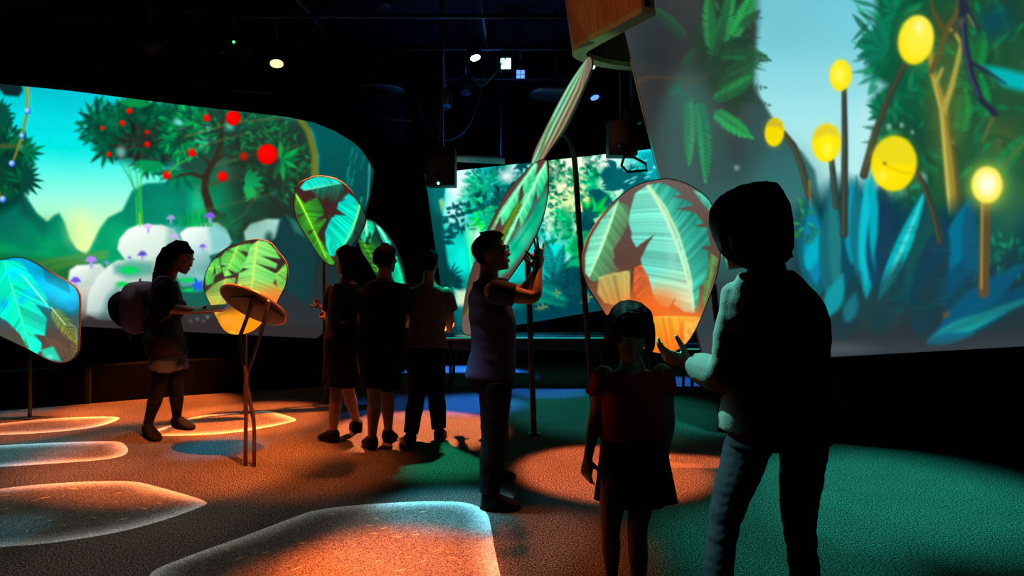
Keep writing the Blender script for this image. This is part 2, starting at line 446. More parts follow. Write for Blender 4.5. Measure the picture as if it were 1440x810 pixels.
    def star(s, cx, cy, n, L, W, col, a0=0., a1=6.283, col2=None, soft=.7, alpha=1.0):
        for k in range(n):
            a = a0 + (a1 - a0) * k / max(1, n - 1)
            s.leaf(cx, cy, a, L * (.8 + .35 * s.rng.rand()), W, col if k % 2 else (col2 or col), None, soft, alpha)
    def noise(s, fx, fy, seed=0):
        """smooth value noise over the canvas, about 0..1"""
        r = np.random.RandomState(seed)
        gw, gh = int(s.w * fx) + 3, int(s.h * fy) + 3
        g = r.rand(gh, gw).astype(np.float32)
        x = np.arange(s.w) * fx; y = np.arange(s.h) * fy
        xi, yi = x.astype(int), y.astype(int)
        fxx, fyy = x - xi, y - yi
        fxx = fxx * fxx * (3 - 2 * fxx); fyy = (fyy * fyy * (3 - 2 * fyy))[:, None]
        top = g[yi][:, xi] * (1 - fxx) + g[yi][:, xi + 1] * fxx
        bot = g[yi + 1][:, xi] * (1 - fxx) + g[yi + 1][:, xi + 1] * fxx
        return top * (1 - fyy) + bot * fyy
    def mottle(s, fx, fy, amp, seed=0):
        s.a *= (1 + amp * (s.noise(fx, fy, seed) - .5) * 2)[..., None]
    def blur(s, xa, ya, xb, yb, kx, ky, alpha=1.0):
        b = s.box(xa, ya, xb, yb)
        if b is None: return
        J, I, X, Y = b
        o = s.a[J, I]; t = o.copy()
        for ax, k in ((1, kx), (0, ky)):
            if k < 1: continue
            acc = np.zeros_like(t)
            for d in range(-k, k + 1): acc += np.roll(t, d, ax)
            t = acc / (2 * k + 1)
        rx, ry = (xb - xa) / 2, (yb - ya) / 2
        m = np.clip((1 - np.maximum(np.abs(X - (xa + xb) / 2) / rx, np.abs(Y - (ya + yb) / 2) / ry)) * 4, 0, 1)[..., None] * alpha
        s.a[J, I] = o * (1 - m) + t * m
    def blade(s, P, spine, rib, near, far, seed=0, vein=.3, freq=.35, slope=.7, ribw=2.0, gains=(1, 1), soft=.9, alpha=1.0, width=None, tip=None):
        """a torn banana-leaf blade: an outline, a curved rib and oblique veins running off the rib"""
        P = np.asarray(P, np.float32)
        b = s.box(P[:, 0].min() - 2, P[:, 1].min() - 2, P[:, 0].max() + 2, P[:, 1].max() + 2)
        if b is None: return
        J, I, X, Y = b
        m = np.clip(.5 - s.sdf(P, X, Y) / (2 * soft), 0, 1) * alpha
        p0, p1, p2 = [np.array(p, float) for p in spine]
        T = np.linspace(0, 1, 60)[:, None]
        S = (1 - T) ** 2 * p0 + 2 * T * (1 - T) * p1 + T ** 2 * p2
        best = np.full(X.shape, 1e9); tt = np.zeros(X.shape); sd = np.zeros(X.shape); acc = 0.0
        for k in range(59):
            ex, ey = S[k + 1] - S[k]; l2 = ex * ex + ey * ey; l = math.sqrt(l2)
            wx, wy = X - S[k][0], Y - S[k][1]
            t = np.clip((wx * ex + wy * ey) / l2, 0, 1)
            d = np.hypot(wx - ex * t, wy - ey * t)
            u = d < best
            best = np.where(u, d, best); tt = np.where(u, acc + t * l, tt); sd = np.where(u, np.sign(wx * ey - wy * ex), sd)
            acc += l
        W = width or max(4.0, float(best[m > .5].max()) if (m > .5).any() else 4.0)
        q = np.clip(best / W, 0, 1)
        vc = (tt - best * slope) * freq + 50 + sd * 7
        r = np.random.RandomState(seed); g = r.rand(400)
        def n1(v):
            i = np.floor(v).astype(int); f = v - i; f = f * f * (3 - 2 * f)
            return g[i % 400] * (1 - f) + g[(i + 1) % 400] * f
        st = (n1(vc) * .6 + n1(vc * 2.7 + 9) * .4 - .5) * 2
        gain = np.where(sd > 0, gains[0], gains[1]) * (1 + vein * st)
        near, far = np.array(near, np.float32), np.array(far, np.float32)
        col = near * (1 - q[..., None]) + far * q[..., None]
        if tip is not None:
            k = np.clip((tt / acc - tip[0]) / (tip[1] - tip[0]), 0, 1)[..., None]
            col = col * (1 - k) + np.array(tip[2], np.float32) * k
        col = col * gain[..., None] / 255
        s.put(J, I, m, np.clip(col, 0, 1.2))
        if ribw:
            w = ribw * (1.15 - .6 * tt / acc)
            s.put(J, I, m * np.clip(.5 - (best - w / 2) / 1.4, 0, 1), rib)
    def sample(s, x, y):
        """bilinear lookup, returned in linear light"""
        u = np.clip(np.asarray(x) - s.x0 - .5, 0, s.w - 1.001); v = np.clip(np.asarray(y) - s.y0 - .5, 0, s.h - 1.001)
        i, j = u.astype(int), v.astype(int); fu, fv = (u - i)[:, None], (v - j)[:, None]
        a = s.a
        c = (a[j, i] * (1 - fu) + a[j, i + 1] * fu) * (1 - fv) + (a[j + 1, i] * (1 - fu) + a[j + 1, i + 1] * fu) * fv
        c = np.clip(c, 0, 1)
        return np.where(c <= .04045, c / 12.92, ((c + .055) / 1.055) ** 2.4)
def paint_left():
    A = Art(-70, 95, 535, 485, seed=3)
    A.vgrad([(110, (36, 176, 184)), (160, (30, 205, 212)), (220, (70, 230, 222)), (275, (150, 246, 220)), (320, (205, 246, 190)), (350, (228, 246, 165)), (480, (220, 240, 150))])
    n = A.noise(.012, .05, 4) * .6 + A.noise(.03, .09, 9) * .4; A.a += ((n - .5) * .14 * np.clip((260 - np.arange(A.h) - A.y0) / 120, 0, 1)[:, None])[..., None] * np.array([1., .7, .7])
    A.glow(200, 150, 60, 40, (150, 225, 215), .6)
    A.poly([(-70, 110), (30, 118), (32, 128), (26, 136), (6, 134), (0, 126), (-70, 122)], (14, 40, 42), 2)
    # far mountains
    A.poly([(120, 362), (140, 322), (152, 306), (172, 296), (186, 268), (205, 258), (330, 250), (420, 300), (420, 470), (80, 470)], (16, 118, 98), 2, col2=(30, 170, 110), grad=((190, 270), (130, 400)))
    A.poly([(-70, 250), (12, 262), (38, 278), (52, 300), (66, 312), (76, 303), (83, 300), (90, 312), (98, 335), (108, 350), (120, 357), (128, 354), (150, 380), (160, 420), (120, 470), (-70, 470)], (8, 96, 86), 2, col2=(22, 132, 92), grad=((0, 290), (70, 380)))
    A.poly([(30, 278), (52, 303), (70, 316), (60, 330), (42, 310), (28, 300)], (20, 70, 62), 4, .7)
    A.poly([(83, 302), (72, 330), (50, 352), (66, 360), (90, 345), (96, 335)], (28, 150, 108), 5, .6)
    for i in range(10):
        x = A.rng.uniform(-40, 130); A.glow(x, A.rng.uniform(330, 372), 40, 12, (46, 165, 92), .45)
    A.poly([(-70, 352), (40, 362), (110, 366), (150, 374), (170, 400), (120, 400), (60, 392), (-70, 380)], (34, 96, 44), 5, .8)
    for k in range(5): A.stroke([(30 + 12 * k, 372 + 3 * k), (80, 362 + 4 * k), (150, 352 + 3 * k)], 2, 4, (150, 150, 70) if k % 2 else (60, 150, 70), 3, .5)
    A.glow(112, 322, 34, 44, (228, 246, 170), .75)
    A.glow(165, 330, 36, 30, (40, 180, 110), .6)
    # foliage at the outer edge
    A.poly([(-70, 150), (10, 165), (14, 190), (26, 205), (46, 222), (44, 262), (30, 284), (0, 300), (-70, 300)], (10, 58, 46), 6)
    A.bush(0, 225, 34, 52, 150, 18, 4.4, [(14, 80, 50), (8, 50, 44), (20, 96, 56)])
    A.star(34, 215, 9, 28, 6, (22, 120, 80), -1.5, 1.6, (14, 86, 60)); A.star(30, 250, 9, 32, 6, (10, 66, 54), -1.2, 1.5)
    A.star(-4, 160, 9, 26, 6, (10, 74, 60), -1.2, 1.2)
    A.glow(0, 205, 60, 6, (90, 96, 40), .7)
    # tree with berries
    A.poly([(128, 170), (150, 150), (180, 146), (240, 146), (262, 170), (262, 210), (240, 238), (200, 232), (150, 222), (132, 205)], (12, 62, 46), 8, .85)
    for cx, cy, r in ((135, 170, 30), (150, 208, 28), (180, 175, 34), (188, 155, 26), (215, 165, 30), (222, 205, 30), (170, 195, 30), (240, 190, 30)):
        A.star(cx, cy, 11, r, 6.5, (14, 92, 60), 0, 6.0, (10, 62, 48))
    A.bush(192, 180, 60, 34, 300, 15, 3.4, [(12, 84, 54), (8, 56, 44), (22, 110, 62), (8, 50, 38), (10, 70, 50)], .9); A.bush(140, 175, 24, 30, 70, 15, 3.4, [(14, 92, 62), (20, 110, 70), (10, 66, 50)], .9, .8, 1.2); A.glow(205, 196, 34, 30, (30, 34, 28), .75)
    A.bush(205, 205, 30, 26, 40, 20, 5, [(40, 30, 30), (30, 46, 36)])
    A.star(190, 150, 7, 26, 6, (30, 140, 74), -2.8, -.2)
    A.star(210, 226, 9, 30, 5, (20, 140, 84), .3, 3.0)
    for dx in (-4, 0, 3): A.stroke([(197 + dx, 315), (195 + dx, 270), (190 + dx * 3, 230)], 2.4, 1.4, (70, 190, 84), .8)
    A.stroke([(195, 280), (182, 250), (168, 226)], 1.6, 1, (36, 140, 96), .7)
    A.glow(170, 214, 12, 14, (150, 235, 220), .7)
    # dark canopy on the right half
    A.poly([(236, 140), (330, 150), (425, 165), (446, 210), (444, 300), (420, 350), (330, 340), (300, 330), (290, 290), (270, 260), (245, 235)], (26, 58, 44), 8, .92)
    A.poly([(320, 190), (430, 180), (440, 300), (400, 340), (350, 320), (335, 250)], (32, 42, 34), 14, .8)
    A.glow(300, 285, 44, 60, (30, 150, 100), .8); A.glow(278, 290, 24, 60, (70, 210, 150), .6); A.glow(315, 235, 26, 40, (60, 110, 90), .5)
    A.glow(287, 181, 14, 12, (130, 235, 225), .95); A.glow(283, 200, 18, 13, (120, 230, 220), .95); A.glow(322, 178, 12, 10, (110, 215, 205), .8)
    A.glow(252, 172, 16, 14, (120, 235, 215), .9)
    A.bush(258, 185, 30, 36, 170, 12, 3.4, [(20, 150, 84), (36, 170, 90), (12, 96, 60)], .9)
    A.bush(330, 185, 70, 28, 260, 13, 3.2, [(20, 110, 62), (30, 60, 42), (34, 150, 74), (24, 48, 40)], .85)
    A.bush(385, 230, 50, 50, 240, 14, 3.4, [(24, 80, 48), (30, 48, 38), (34, 130, 70)], .8)
    A.star(396, 226, 9, 30, 7, (40, 170, 84), -2.2, 2.0, (22, 104, 60)); A.star(250, 240, 9, 34, 7, (20, 130, 84), .2, 3.0, (14, 96, 70))
    A.star(345, 258, 7, 26, 8, (40, 190, 110), -1.2, 1.4); A.star(360, 270, 5, 20, 5, (52, 190, 96), 2.4, 3.6)
    A.bush(400, 290, 40, 40, 50, 18, 5, [(22, 70, 50), (30, 44, 40)], .7)
    # trunk and branches
    tr = (48, 40, 30)
    A.stroke([(320, 345), (308, 320), (296, 296), (288, 268), (290, 246), (301, 226), (311, 206), (312, 168)], 15, 5, tr, 1.5); A.bush(326, 322, 20, 18, 26, 16, 5, [(30, 44, 34), (22, 60, 44), (40, 34, 28)], .8)
    A.stroke([(288, 250), (270, 244), (255, 246), (247, 250)], 6, 2.4, tr, 1)
    A.stroke([(296, 232), (286, 222), (275, 216)], 5, 2, tr, 1)
    A.stroke([(300, 228), (316, 218), (330, 222)], 4, 2, tr, 1)
    A.stroke([(292, 260), (310, 256), (336, 250)], 3, 1.5, (70, 72, 40), 1)
    A.stroke([(300, 330), (345, 300), (368, 260)], 2, 1, (110, 130, 60), 1, .7); A.stroke([(270, 300), (330, 285), (390, 270)], 2, 1, (110, 120, 60), 1.5, .5)
    A.stroke([(260, 192), (330, 172), (420, 164)], 2, 1, (150, 140, 70), 1.5, .5); A.stroke([(250, 215), (300, 200), (350, 187)], 2, 1, (140, 160, 80), 1.5, .5); A.stroke([(305, 232), (360, 215), (420, 205)], 2, 1, (120, 130, 60), 1.5, .45)
    # the returned side of the screen beyond the yellow stripe
    A.poly([(418, 160), (440, 185), (448, 220), (446, 262), (470, 300), (480, 480), (540, 480), (540, 150)], (10, 86, 84), 3, col2=(6, 52, 54), grad=((450, 190), (480, 400)))
    A.stroke([(416, 160), (434, 185), (442, 215), (443, 262)], 7, 9, (112, 112, 36), 2.5, .95)
    for k in range(26):
        x = A.rng.uniform(488, 522); y = A.rng.uniform(195, 300)
        A.stroke([(x, y), (x - 2, y + 8), (x - 5, y + A.rng.uniform(10, 22))], 1.5, .8, (60, 180, 160) if k % 3 else (40, 150, 90), 1, .6)
    A.stroke([(520, 230), (516, 300)], 2, 2, (110, 190, 180), 1.5, .7)
    # dark right lower field
    A.poly([(388, 306), (440, 300), (520, 330), (520, 485), (300, 485), (330, 400), (380, 345)], (16, 44, 46), 4, col2=(44, 46, 50), grad=((420, 320), (380, 460)))
    A.glow(420, 345, 40, 40, (14, 62, 66), .7)
    # rocks
    A.poly([(95, 420), (330, 400), (400, 440), (400, 485), (-70, 485), (-70, 440)], (66, 62, 64), 10, col2=(50, 46, 48), grad=((150, 430), (200, 470)))
    def rock(P, top, low, ax, facets=()):
        A.poly(P, top, 1.6, col2=low, grad=ax)
        for Q, c, al in facets: A.poly(Q, c, 4, al)
    W, G = (238, 248, 240), (120, 165, 158)
    A.ellipse(285, 395, 45, 45, (26, 90, 80), 10)
    rock([(252, 328), (262, 320), (290, 313), (306, 313), (318, 322), (326, 340), (318, 352), (292, 360), (262, 352)], W, (150, 195, 190), ((270, 318), (310, 360)), [([(292, 318), (306, 313), (320, 325), (322, 345), (300, 354)], (110, 190, 190), .7)])
    rock([(165, 350), (168, 336), (180, 322), (195, 316), (228, 316), (246, 322), (258, 345), (250, 362), (220, 370), (176, 366)], W, (190, 214, 200), ((190, 318), (215, 372)), [([(236, 318), (248, 324), (260, 348), (246, 362), (232, 350)], (120, 170, 160), .6), ([(205, 338), (228, 320), (232, 350), (208, 362)], (214, 232, 220), .6), ([(236, 316), (262, 318), (250, 330)], (80, 180, 170), .8)])
    rock([(240, 372), (258, 345), (276, 344), (292, 352), (300, 378), (290, 400), (256, 404)], (210, 236, 236), (60, 130, 124), ((256, 346), (282, 400)))
    A.glow(280, 392, 26, 20, (150, 205, 205), .7)
    rock([(96, 392), (98, 380), (108, 373), (140, 371), (150, 380), (142, 402), (128, 410), (100, 416)], W, (160, 185, 176), ((108, 374), (124, 412)), [([(126, 374), (142, 371), (150, 382), (140, 402), (128, 400)], (190, 210, 200), .6)])
    rock([(95, 448), (108, 410), (126, 400), (140, 402), (128, 440), (118, 450)], (206, 206, 192), (110, 108, 102), ((112, 404), (112, 450)))
    rock([(121, 442), (124, 415), (136, 390), (152, 374), (165, 366), (225, 366), (240, 380), (240, 425), (190, 450), (140, 450)], W, (120, 150, 145), ((140, 370), (205, 440)), [([(160, 372), (185, 366), (215, 370), (216, 385), (180, 392), (160, 384)], (60, 150, 130), .7), ([(150, 416), (165, 402), (185, 420), (170, 450), (140, 448)], (70, 130, 130), .6)])
    for x, y, rx, ry in ((182, 380, 22, 9), (172, 400, 16, 7), (190, 404, 12, 5), (265, 394, 22, 6), (300, 402, 14, 5), (270, 408, 26, 5)):
        A.glow(x, y, rx, ry, (20, 200, 90), 1.0); A.glow(x, y, rx * .7, ry * .7, (20, 210, 90), .9)
    A.poly([(343, 326), (352, 315), (375, 308), (396, 308), (404, 320), (386, 336), (360, 345), (345, 338)], (176, 220, 206), 1.8, col2=(130, 180, 170), grad=((360, 312), (370, 342)))
    A.poly([(394, 306), (430, 330), (444, 360), (436, 430), (390, 400), (386, 338)], (16, 56, 60), 2.5)
    A.poly([(404, 304), (420, 312), (430, 334), (415, 326)], (50, 120, 100), 3, .8)
    A.glow(378, 334, 10, 14, (30, 60, 50), .9)
    A.star(278, 402, 6, 12, 5, (40, 90, 220), 0, 5.5); A.star(326, 398, 5, 8, 4, (40, 90, 200), 0, 5.5)
    A.poly([(252, 302), (330, 300), (340, 318), (330, 330), (300, 312), (256, 318)], (28, 120, 74), 6, .6)
    for k in range(40):
        x = A.rng.uniform(252, 300); A.stroke([(x, 318), (x + A.rng.uniform(-2, 2), 318 - A.rng.uniform(8, 26))], 1.6, .8, (40, 190, 90) if k % 2 else (30, 140, 80), .8, .9)
    A.stroke([(197, 318), (196, 300)], 2, 2, (150, 220, 60), .8)
    # mushrooms
    for x, y, r, c in ((106, 394, 8, (110, 80, 214)), (128, 365, 9, (176, 130, 240)), (200, 357, 7, (88, 74, 190)), (240, 306, 7, (196, 160, 246)), (208, 318, 7, (220, 190, 250)), (295, 303, 8, (130, 90, 230)), (285, 346, 5, (120, 90, 220)), (150, 369, 4, (140, 140, 230)), (246, 332, 5, (210, 170, 240)), (182, 362, 3, (96, 90, 200))):
        A.stroke([(x, y), (x + .5, y + r * 1.2)], r * .5, r * .4, (170, 150, 235), 1)
        A.poly([(x - r, y + r * .3), (x - r * .5, y - r * .4), (x, y - r * .6), (x + r * .6, y - r * .4), (x + r, y + r * .3), (x, y + r * .4)], c, 1)
    # hanging vine with glass beads
    A.stroke([(37, 112), (39, 135), (38, 158), (31, 192), (18, 228)], 5, 2.6, (134, 130, 44), .9)
    A.stroke([(38, 115), (40, 140), (38.5, 158)], 1.6, 1, (190, 186, 90), .7)
    for x, y, r in ((39, 156, 4.5), (31, 191, 4), (17, 230, 4.5), (4, 280, 5)): A.ellipse(x, y, r, r, (190, 225, 255), .9, col2=(20, 70, 220), hx=-.3, hy=-.3)
    A.stroke([(-20, 250), (-4, 265), (2, 276)], 2.4, 2, (120, 110, 40), .9)
    # berries
    for x, y, r in ((182, 156, 4), (172, 173, 4), (144, 180, 3), (207, 203, 4), (153, 217, 3.4), (270, 215, 5.5), (235, 246, 6), (328, 166, 10), (291, 166, 5), (376, 217, 14), (343, 220, 6), (313, 248, 7), (207, 186, 3)):
        A.ellipse(x, y, r, r, (255, 40, 16), 1.0, col2=(205, 4, 8), hx=-.2, hy=-.2)
    A.stroke([(238, 243), (248, 232), (268, 222)], 3, 2, (60, 180, 84), 1)
    # footprints-like white marks at the lower rim
    for x, y in ((268, 452), (278, 449), (286, 452), (292, 446)): A.star(x, y, 4, 4, 2, (150, 160, 150), 0, 4.7)
    A.poly([(-70, 446), (100, 444), (320, 446), (460, 462), (460, 490), (-70, 490)], (40, 37, 38), 8, .75)
    A.glow(360, 230, 60, 60, (30, 48, 38), .55); A.glow(345, 300, 50, 40, (28, 80, 60), .5); A.glow(60, 330, 70, 50, (30, 150, 104), .35); A.glow(235, 290, 40, 40, (24, 150, 112), .5)
    for x_, y_, r_ in ((376, 217, 14), (328, 166, 10)): A.ellipse(x_, y_, r_, r_, (255, 40, 16), 1.0, col2=(205, 4, 8), hx=-.2, hy=-.2)
    A.blur(-70, 95, 535, 485, 1, 1, .5); A.blur(100, 120, 450, 300, 1, 1, .8)
    return A
def paint_right():
    A = Art(868, -130, 1630, 515, seed=5)
    A.vgrad([(-130, (90, 185, 205)), (60, (120, 203, 216)), (160, (158, 224, 230)), (240, (180, 234, 234)), (330, (120, 200, 200)), (515, (70, 120, 120))])
    A.glow(1100, 20, 110, 90, (112, 185, 200), .5)
    A.glow(1235, 180, 60, 70, (190, 238, 238), .7)
    # misty mountain and hollow on the near side
    A.poly([(868, -130), (1040, -130), (1064, 40), (1058, 118), (1072, 142), (1086, 165), (1104, 192), (1128, 214), (1146, 240), (1156, 300), (1160, 515), (868, 515)], (60, 62, 62), 3, col2=(42, 104, 104), grad=((990, 120), (1130, 260)))
    A.glow(1105, 300, 90, 130, (54, 112, 112), .9)
    A.glow(925, 90, 70, 160, (36, 46, 50), 1); A.glow(990, 150, 80, 170, (62, 58, 56), .9); A.glow(1000, 60, 60, 120, (40, 56, 48), .7)
    A.glow(950, 215, 45, 70, (58, 78, 78), .7); A.glow(1020, 220, 60, 70, (48, 60, 60), .8); A.glow(960, 60, 50, 70, (50, 50, 52), .6)
    A.poly([(868, 380), (1180, 380), (1180, 520), (868, 520)], (46, 50, 54), 24, .9)
    A.poly([(1040, 330), (1180, 330), (1180, 400), (1040, 400)], (44, 84, 88), 24, .6)
    g1, g2, g3 = (42, 150, 76), (30, 112, 62), (34, 84, 52)
    # tree of ferns
    A.poly([(985, -130), (1062, -130), (1064, 30), (1058, 80), (1062, 130), (1030, 160), (1000, 120), (990, 60)], (34, 58, 44), 9, .8)
    A.bush(1030, 60, 30, 60, 70, 20, 4, [(40, 84, 56), (34, 66, 48), (44, 100, 64)], .6)
    D = math.radians
    for k in range(26): A.frond(A.rng.uniform(975, 1030), A.rng.uniform(30, 150), A.rng.uniform(-1.9, 1.7), A.rng.uniform(36, 62), 10, 9, 2.8, (34, 74, 52), (28, 62, 46), .1, .65)
    A.frond(1000, 70, D(-95), 80, 16, 12, 3.6, g2, g1, .1); A.frond(1018, 62, D(-84), 80, 16, 13, 3.8, g1, g2, .1)
    A.frond(1030, 55, D(-66), 74, 15, 14, 4, g1, (36, 170, 80), .1); A.frond(1000, 82, D(-75), 60, 12, 12, 3.6, g3, g2)
    A.frond(1012, 78, D(-4), 62, 12, 10, 3.6, g2, g3, .15); A.frond(1005, 120, D(-14), 68, 14, 12, 3.4, g2, g3, -.5); A.frond(1000, 140, D(-16), 66, 14, 13, 3.4, g2, g1, -.5)
    A.frond(1018, 105, D(-25), 44, 12, 11, 3, (44, 90, 60), g3); A.frond(1040, 40, D(-40), 34, 10, 9, 3, (44, 84, 60), g3); A.frond(1046, 75, D(15), 36, 9, 8, 3, (38, 72, 52), g3)
    A.frond(968, 132, D(88), 96, 18, 11, 4.2, (40, 140, 74), (52, 168, 88), .05); A.frond(982, 140, D(78), 112, 20, 13, 4.4, (40, 150, 78), (34, 120, 66), .25)
    A.frond(1003, 155, D(38), 62, 13, 15, 4.6, (40, 170, 86), g1, -.1); A.frond(958, 118, D(140), 20, 6, 9, 3.4, g3, g2)
    A.frond(965, 55, D(-130), 66, 12, 11, 4, (40, 92, 60), (36, 74, 54), -.3, .8); A.frond(960, 96, D(-60), 30, 8, 8, 3, g3, g3)
    A.star(968, 132, 7, 16, 3, g3, 1.2, 3.2)
    A.stroke([(893, 128), (900, 112), (915, 108), (950, 110), (975, 113), (1000, 104)], 6, 3, (84, 64, 44), 2, .8)
    A.stroke([(968, 116), (967, 140)], 3, 2, (84, 60, 50), 1, .8)
    A.stroke([(935, 260), (930, 210), (955, 180)], 16, 6, (66, 54, 54), 4, .5)
    A.frond(1060, 230, D(-60), 60, 12, 14, 3, (52, 84, 84), (48, 76, 76), .1, .6, 1.2)
    A.glow(1036, 236, 7, 7, (130, 170, 165), .8)
    # big crown on the far side
    A.poly([(1212, -130), (1630, -130), (1630, 330), (1300, 330), (1255, 300), (1248, 236), (1226, 214), (1240, 170), (1224, 142), (1246, 120), (1218, 100), (1226, 60), (1236, 30)], (10, 84, 58), 6, col2=(34, 80, 50), grad=((1230, 100), (1420, 160)))
    A.glow(1330, 40, 70, 60, (44, 70, 40), .8); A.glow(1420, 20, 60, 60, (20, 62, 52), .7); A.glow(1290, 200, 60, 70, (14, 66, 48), .7); A.glow(1400, 250, 60, 80, (40, 120, 74), .7); A.glow(1410, 200, 40, 50, (96, 100, 46), .5)
    A.bush(1260, 60, 40, 90, 90, 30, 7, [(8, 110, 70), (10, 90, 62), (16, 130, 78)], .7, 1.4)
    A.bush(1290, 190, 50, 70, 80, 28, 6, [(8, 96, 62), (12, 74, 50), (20, 120, 70)], .7, 1.4)
    A.bush(1400, 130, 60, 150, 110, 34, 7, [(20, 100, 56), (30, 80, 46), (12, 130, 70), (40, 90, 50)], .55, 1.6)
    for k, (x, y, r) in enumerate(((1222, 66, 30), (1238, 40, 30), (1232, 156, 28), (1246, 12, 26), (1240, 208, 26))):
        A.star(x + 14, y, 8, r, 9, (10, 124, 84), 1.9, 4.6, (8, 96, 66), 1.2)
    A.star(1250, 68, 8, 46, 10, (12, 118, 86), 2.3, 4.4, (10, 104, 76), 1.2)
    A.frond(1352, 190, D(-85), 60, 10, 16, 6, (30, 150, 72), (20, 120, 60), 0, .7, 1.2); A.frond(1385, 170, D(-95), 60, 10, 14, 6, (16, 160, 70), (20, 120, 60), 0, .7, 1.2)
    A.frond(1372, 100, D(-80), 50, 8, 14, 8, (20, 140, 66), (24, 110, 56), .1, .7); A.frond(1400, 250, D(-60), 70, 10, 16, 6, (20, 140, 70), (20, 150, 84), .2, .6)
    for x, y, r in ((1278, 236, 14), (1262, 266, 16), (1248, 240, 9), (1296, 252, 12), (1268, 176, 5), (1283, 186, 4), (1250, 178, 6), (1340, 200, 4)): A.glow(x, y, r, r * 1.3, (176, 232, 214), .8)
    A.bush(1275, 280, 30, 24, 40, 12, 4, [(10, 130, 96), (20, 160, 110)], .7)
    A.bush(1530, 150, 70, 230, 160, 36, 8, [(14, 100, 60), (24, 84, 50), (12, 126, 72), (30, 90, 54)], .7, 1.6); A.bush(1530, 400, 70, 80, 60, 60, 16, [(10, 100, 130), (14, 74, 96), (8, 130, 150)], .7, 2)
    # cyan feathered leaves in the crown
    A.poly([(1384, 92), (1412, 96), (1440, 104), (1500, 110), (1500, 135), (1440, 128), (1412, 122), (1396, 106)], (0, 186, 190), 5, .9); A.glow(1400, 30, 40, 40, (10, 70, 90), .8)
    # lit trunk and branches
    A.glow(1330, 150, 45, 160, (120, 120, 40), .5)
    A.stroke([(1342, 305), (1334, 230), (1326, 150), (1312, 105), (1306, 60)], 17, 7, (150, 136, 52), 1.4)
    A.stroke([(1350, 305), (1344, 230), (1332, 165)], 9, 3, (96, 84, 40), 2, .8)
    A.stroke([(1336, 300), (1329, 220), (1324, 160), (1312, 110)], 4, 2, (208, 196, 96), 1.4)
    A.stroke([(1327, 155), (1338, 122), (1346, 90), (1352, 62), (1342, 45), (1334, 40)], 9, 4, (168, 158, 66), 1.2)
    A.stroke([(1310, 100), (1322, 70), (1332, 40), (1345, 20), (1352, -20)], 8, 6, (92, 82, 44), 1.4); A.stroke([(1325, 38), (1314, 20), (1308, 0)], 6, 4, (84, 76, 40), 1.6)
    A.stroke([(1316, 116), (1322, 104), (1325, 96)], 6, 4, (170, 160, 70), 1.2); A.stroke([(1364, 22), (1371, 36)], 5, 3, (170, 150, 60), 2)
    A.stroke([(1440, 200), (1400, 245), (1382, 290)], 5, 4, (110, 110, 60), 3, .6); A.stroke([(1398, 160), (1382, 200)], 5, 3, (140, 130, 60), 3, .6)
    # dark branch
    db = (34, 42, 62)
    A.stroke([(1352, -60), (1354, 25), (1358, 70), (1366, 105), (1378, 138), (1399, 160)], 11, 9, db, 1.2)
    A.stroke([(1354, 28), (1344, 40), (1336, 55)], 8, 4, (70, 66, 60), 1.2); A.stroke([(1366, 88), (1390, 102), (1415, 118)], 6, 2, db, 1.2); A.stroke([(1354, -4), (1366, 22), (1376, 42)], 6, 3, db, 1.2)
    A.stroke([(1352, 30), (1356, 70), (1364, 108), (1376, 136)], 2.4, 2, (86, 104, 130), 1, .7)
    # undergrowth
    A.poly([(1120, 300), (1180, 255), (1240, 265), (1300, 300), (1380, 280), (1460, 290), (1630, 290), (1630, 520), (1080, 520)], (10, 62, 74), 16, col2=(40, 50, 56), grad=((1300, 310), (1290, 470)))
    A.glow(1390, 330, 60, 60, (26, 92, 72), .8); A.glow(1420, 290, 50, 60, (60, 120, 72), .6); A.glow(1235, 430, 60, 60, (30, 76, 74), .7); A.glow(1290, 390, 60, 60, (24, 76, 74), .6)
    c1, c2, c3, c4 = (0, 176, 196), (8, 104, 134), (16, 66, 92), (12, 128, 150)
    def sw(x0, y0, x1, y1, w, col, bend=0, soft=2.5, al=.95): A.leaf(x0, y0, math.atan2(y1 - y0, x1 - x0), math.hypot(x1 - x0, y1 - y0), w, col, None, soft, al, bend)
    sw(1150, 420, 1136, 268, 46, (10, 96, 110)); sw(1148, 400, 1140, 285, 30, (12, 128, 170)); sw(1136, 380, 1150, 330, 20, c1, 0, 4)
    sw(1168, 430, 1170, 250, 34, (20, 100, 110)); sw(1180, 430, 1168, 250, 18, (30, 120, 124)); sw(1196, 440, 1200, 262, 30, (14, 70, 90)); sw(1198, 372, 1198, 250, 22, (6, 150, 180)); sw(1210, 400, 1204, 246, 24, (16, 110, 124))
    sw(1218, 420, 1226, 236, 30, (8, 160, 178)); sw(1216, 410, 1218, 236, 16, (10, 190, 204)); sw(1236, 420, 1240, 250, 40, c3); sw(1232, 380, 1228, 250, 16, c1)
    sw(1268, 440, 1240, 255, 40, (18, 56, 78)); sw(1240, 400, 1246, 300, 26, (22, 60, 84))
    sw(1260, 440, 1304, 262, 56, (14, 74, 84)); sw(1300, 430, 1310, 290, 60, (20, 78, 78)); sw(1290, 470, 1330, 300, 50, (16, 60, 78))
    sw(1234, 424, 1312, 264, 22, (0, 186, 192), -.05, 1.6); sw(1238, 416, 1306, 276, 6, (80, 220, 216), -.05, 1.6)
    sw(1330, 440, 1366, 276, 56, (10, 78, 110)); sw(1336, 380, 1362, 280, 34, (4, 110, 144)); sw(1370, 400, 1360, 280, 26, (16, 84, 110)); sw(1318, 400, 1326, 300, 30, (20, 60, 84))
    for x0, y0, x1, y1 in ((1228, 470, 1270, 360), (1290, 480, 1330, 360), (1330, 480, 1370, 380), (1180, 480, 1210, 380)): sw(x0, y0, x1, y1, 40, (24, 58, 66), 0, 6, .7)
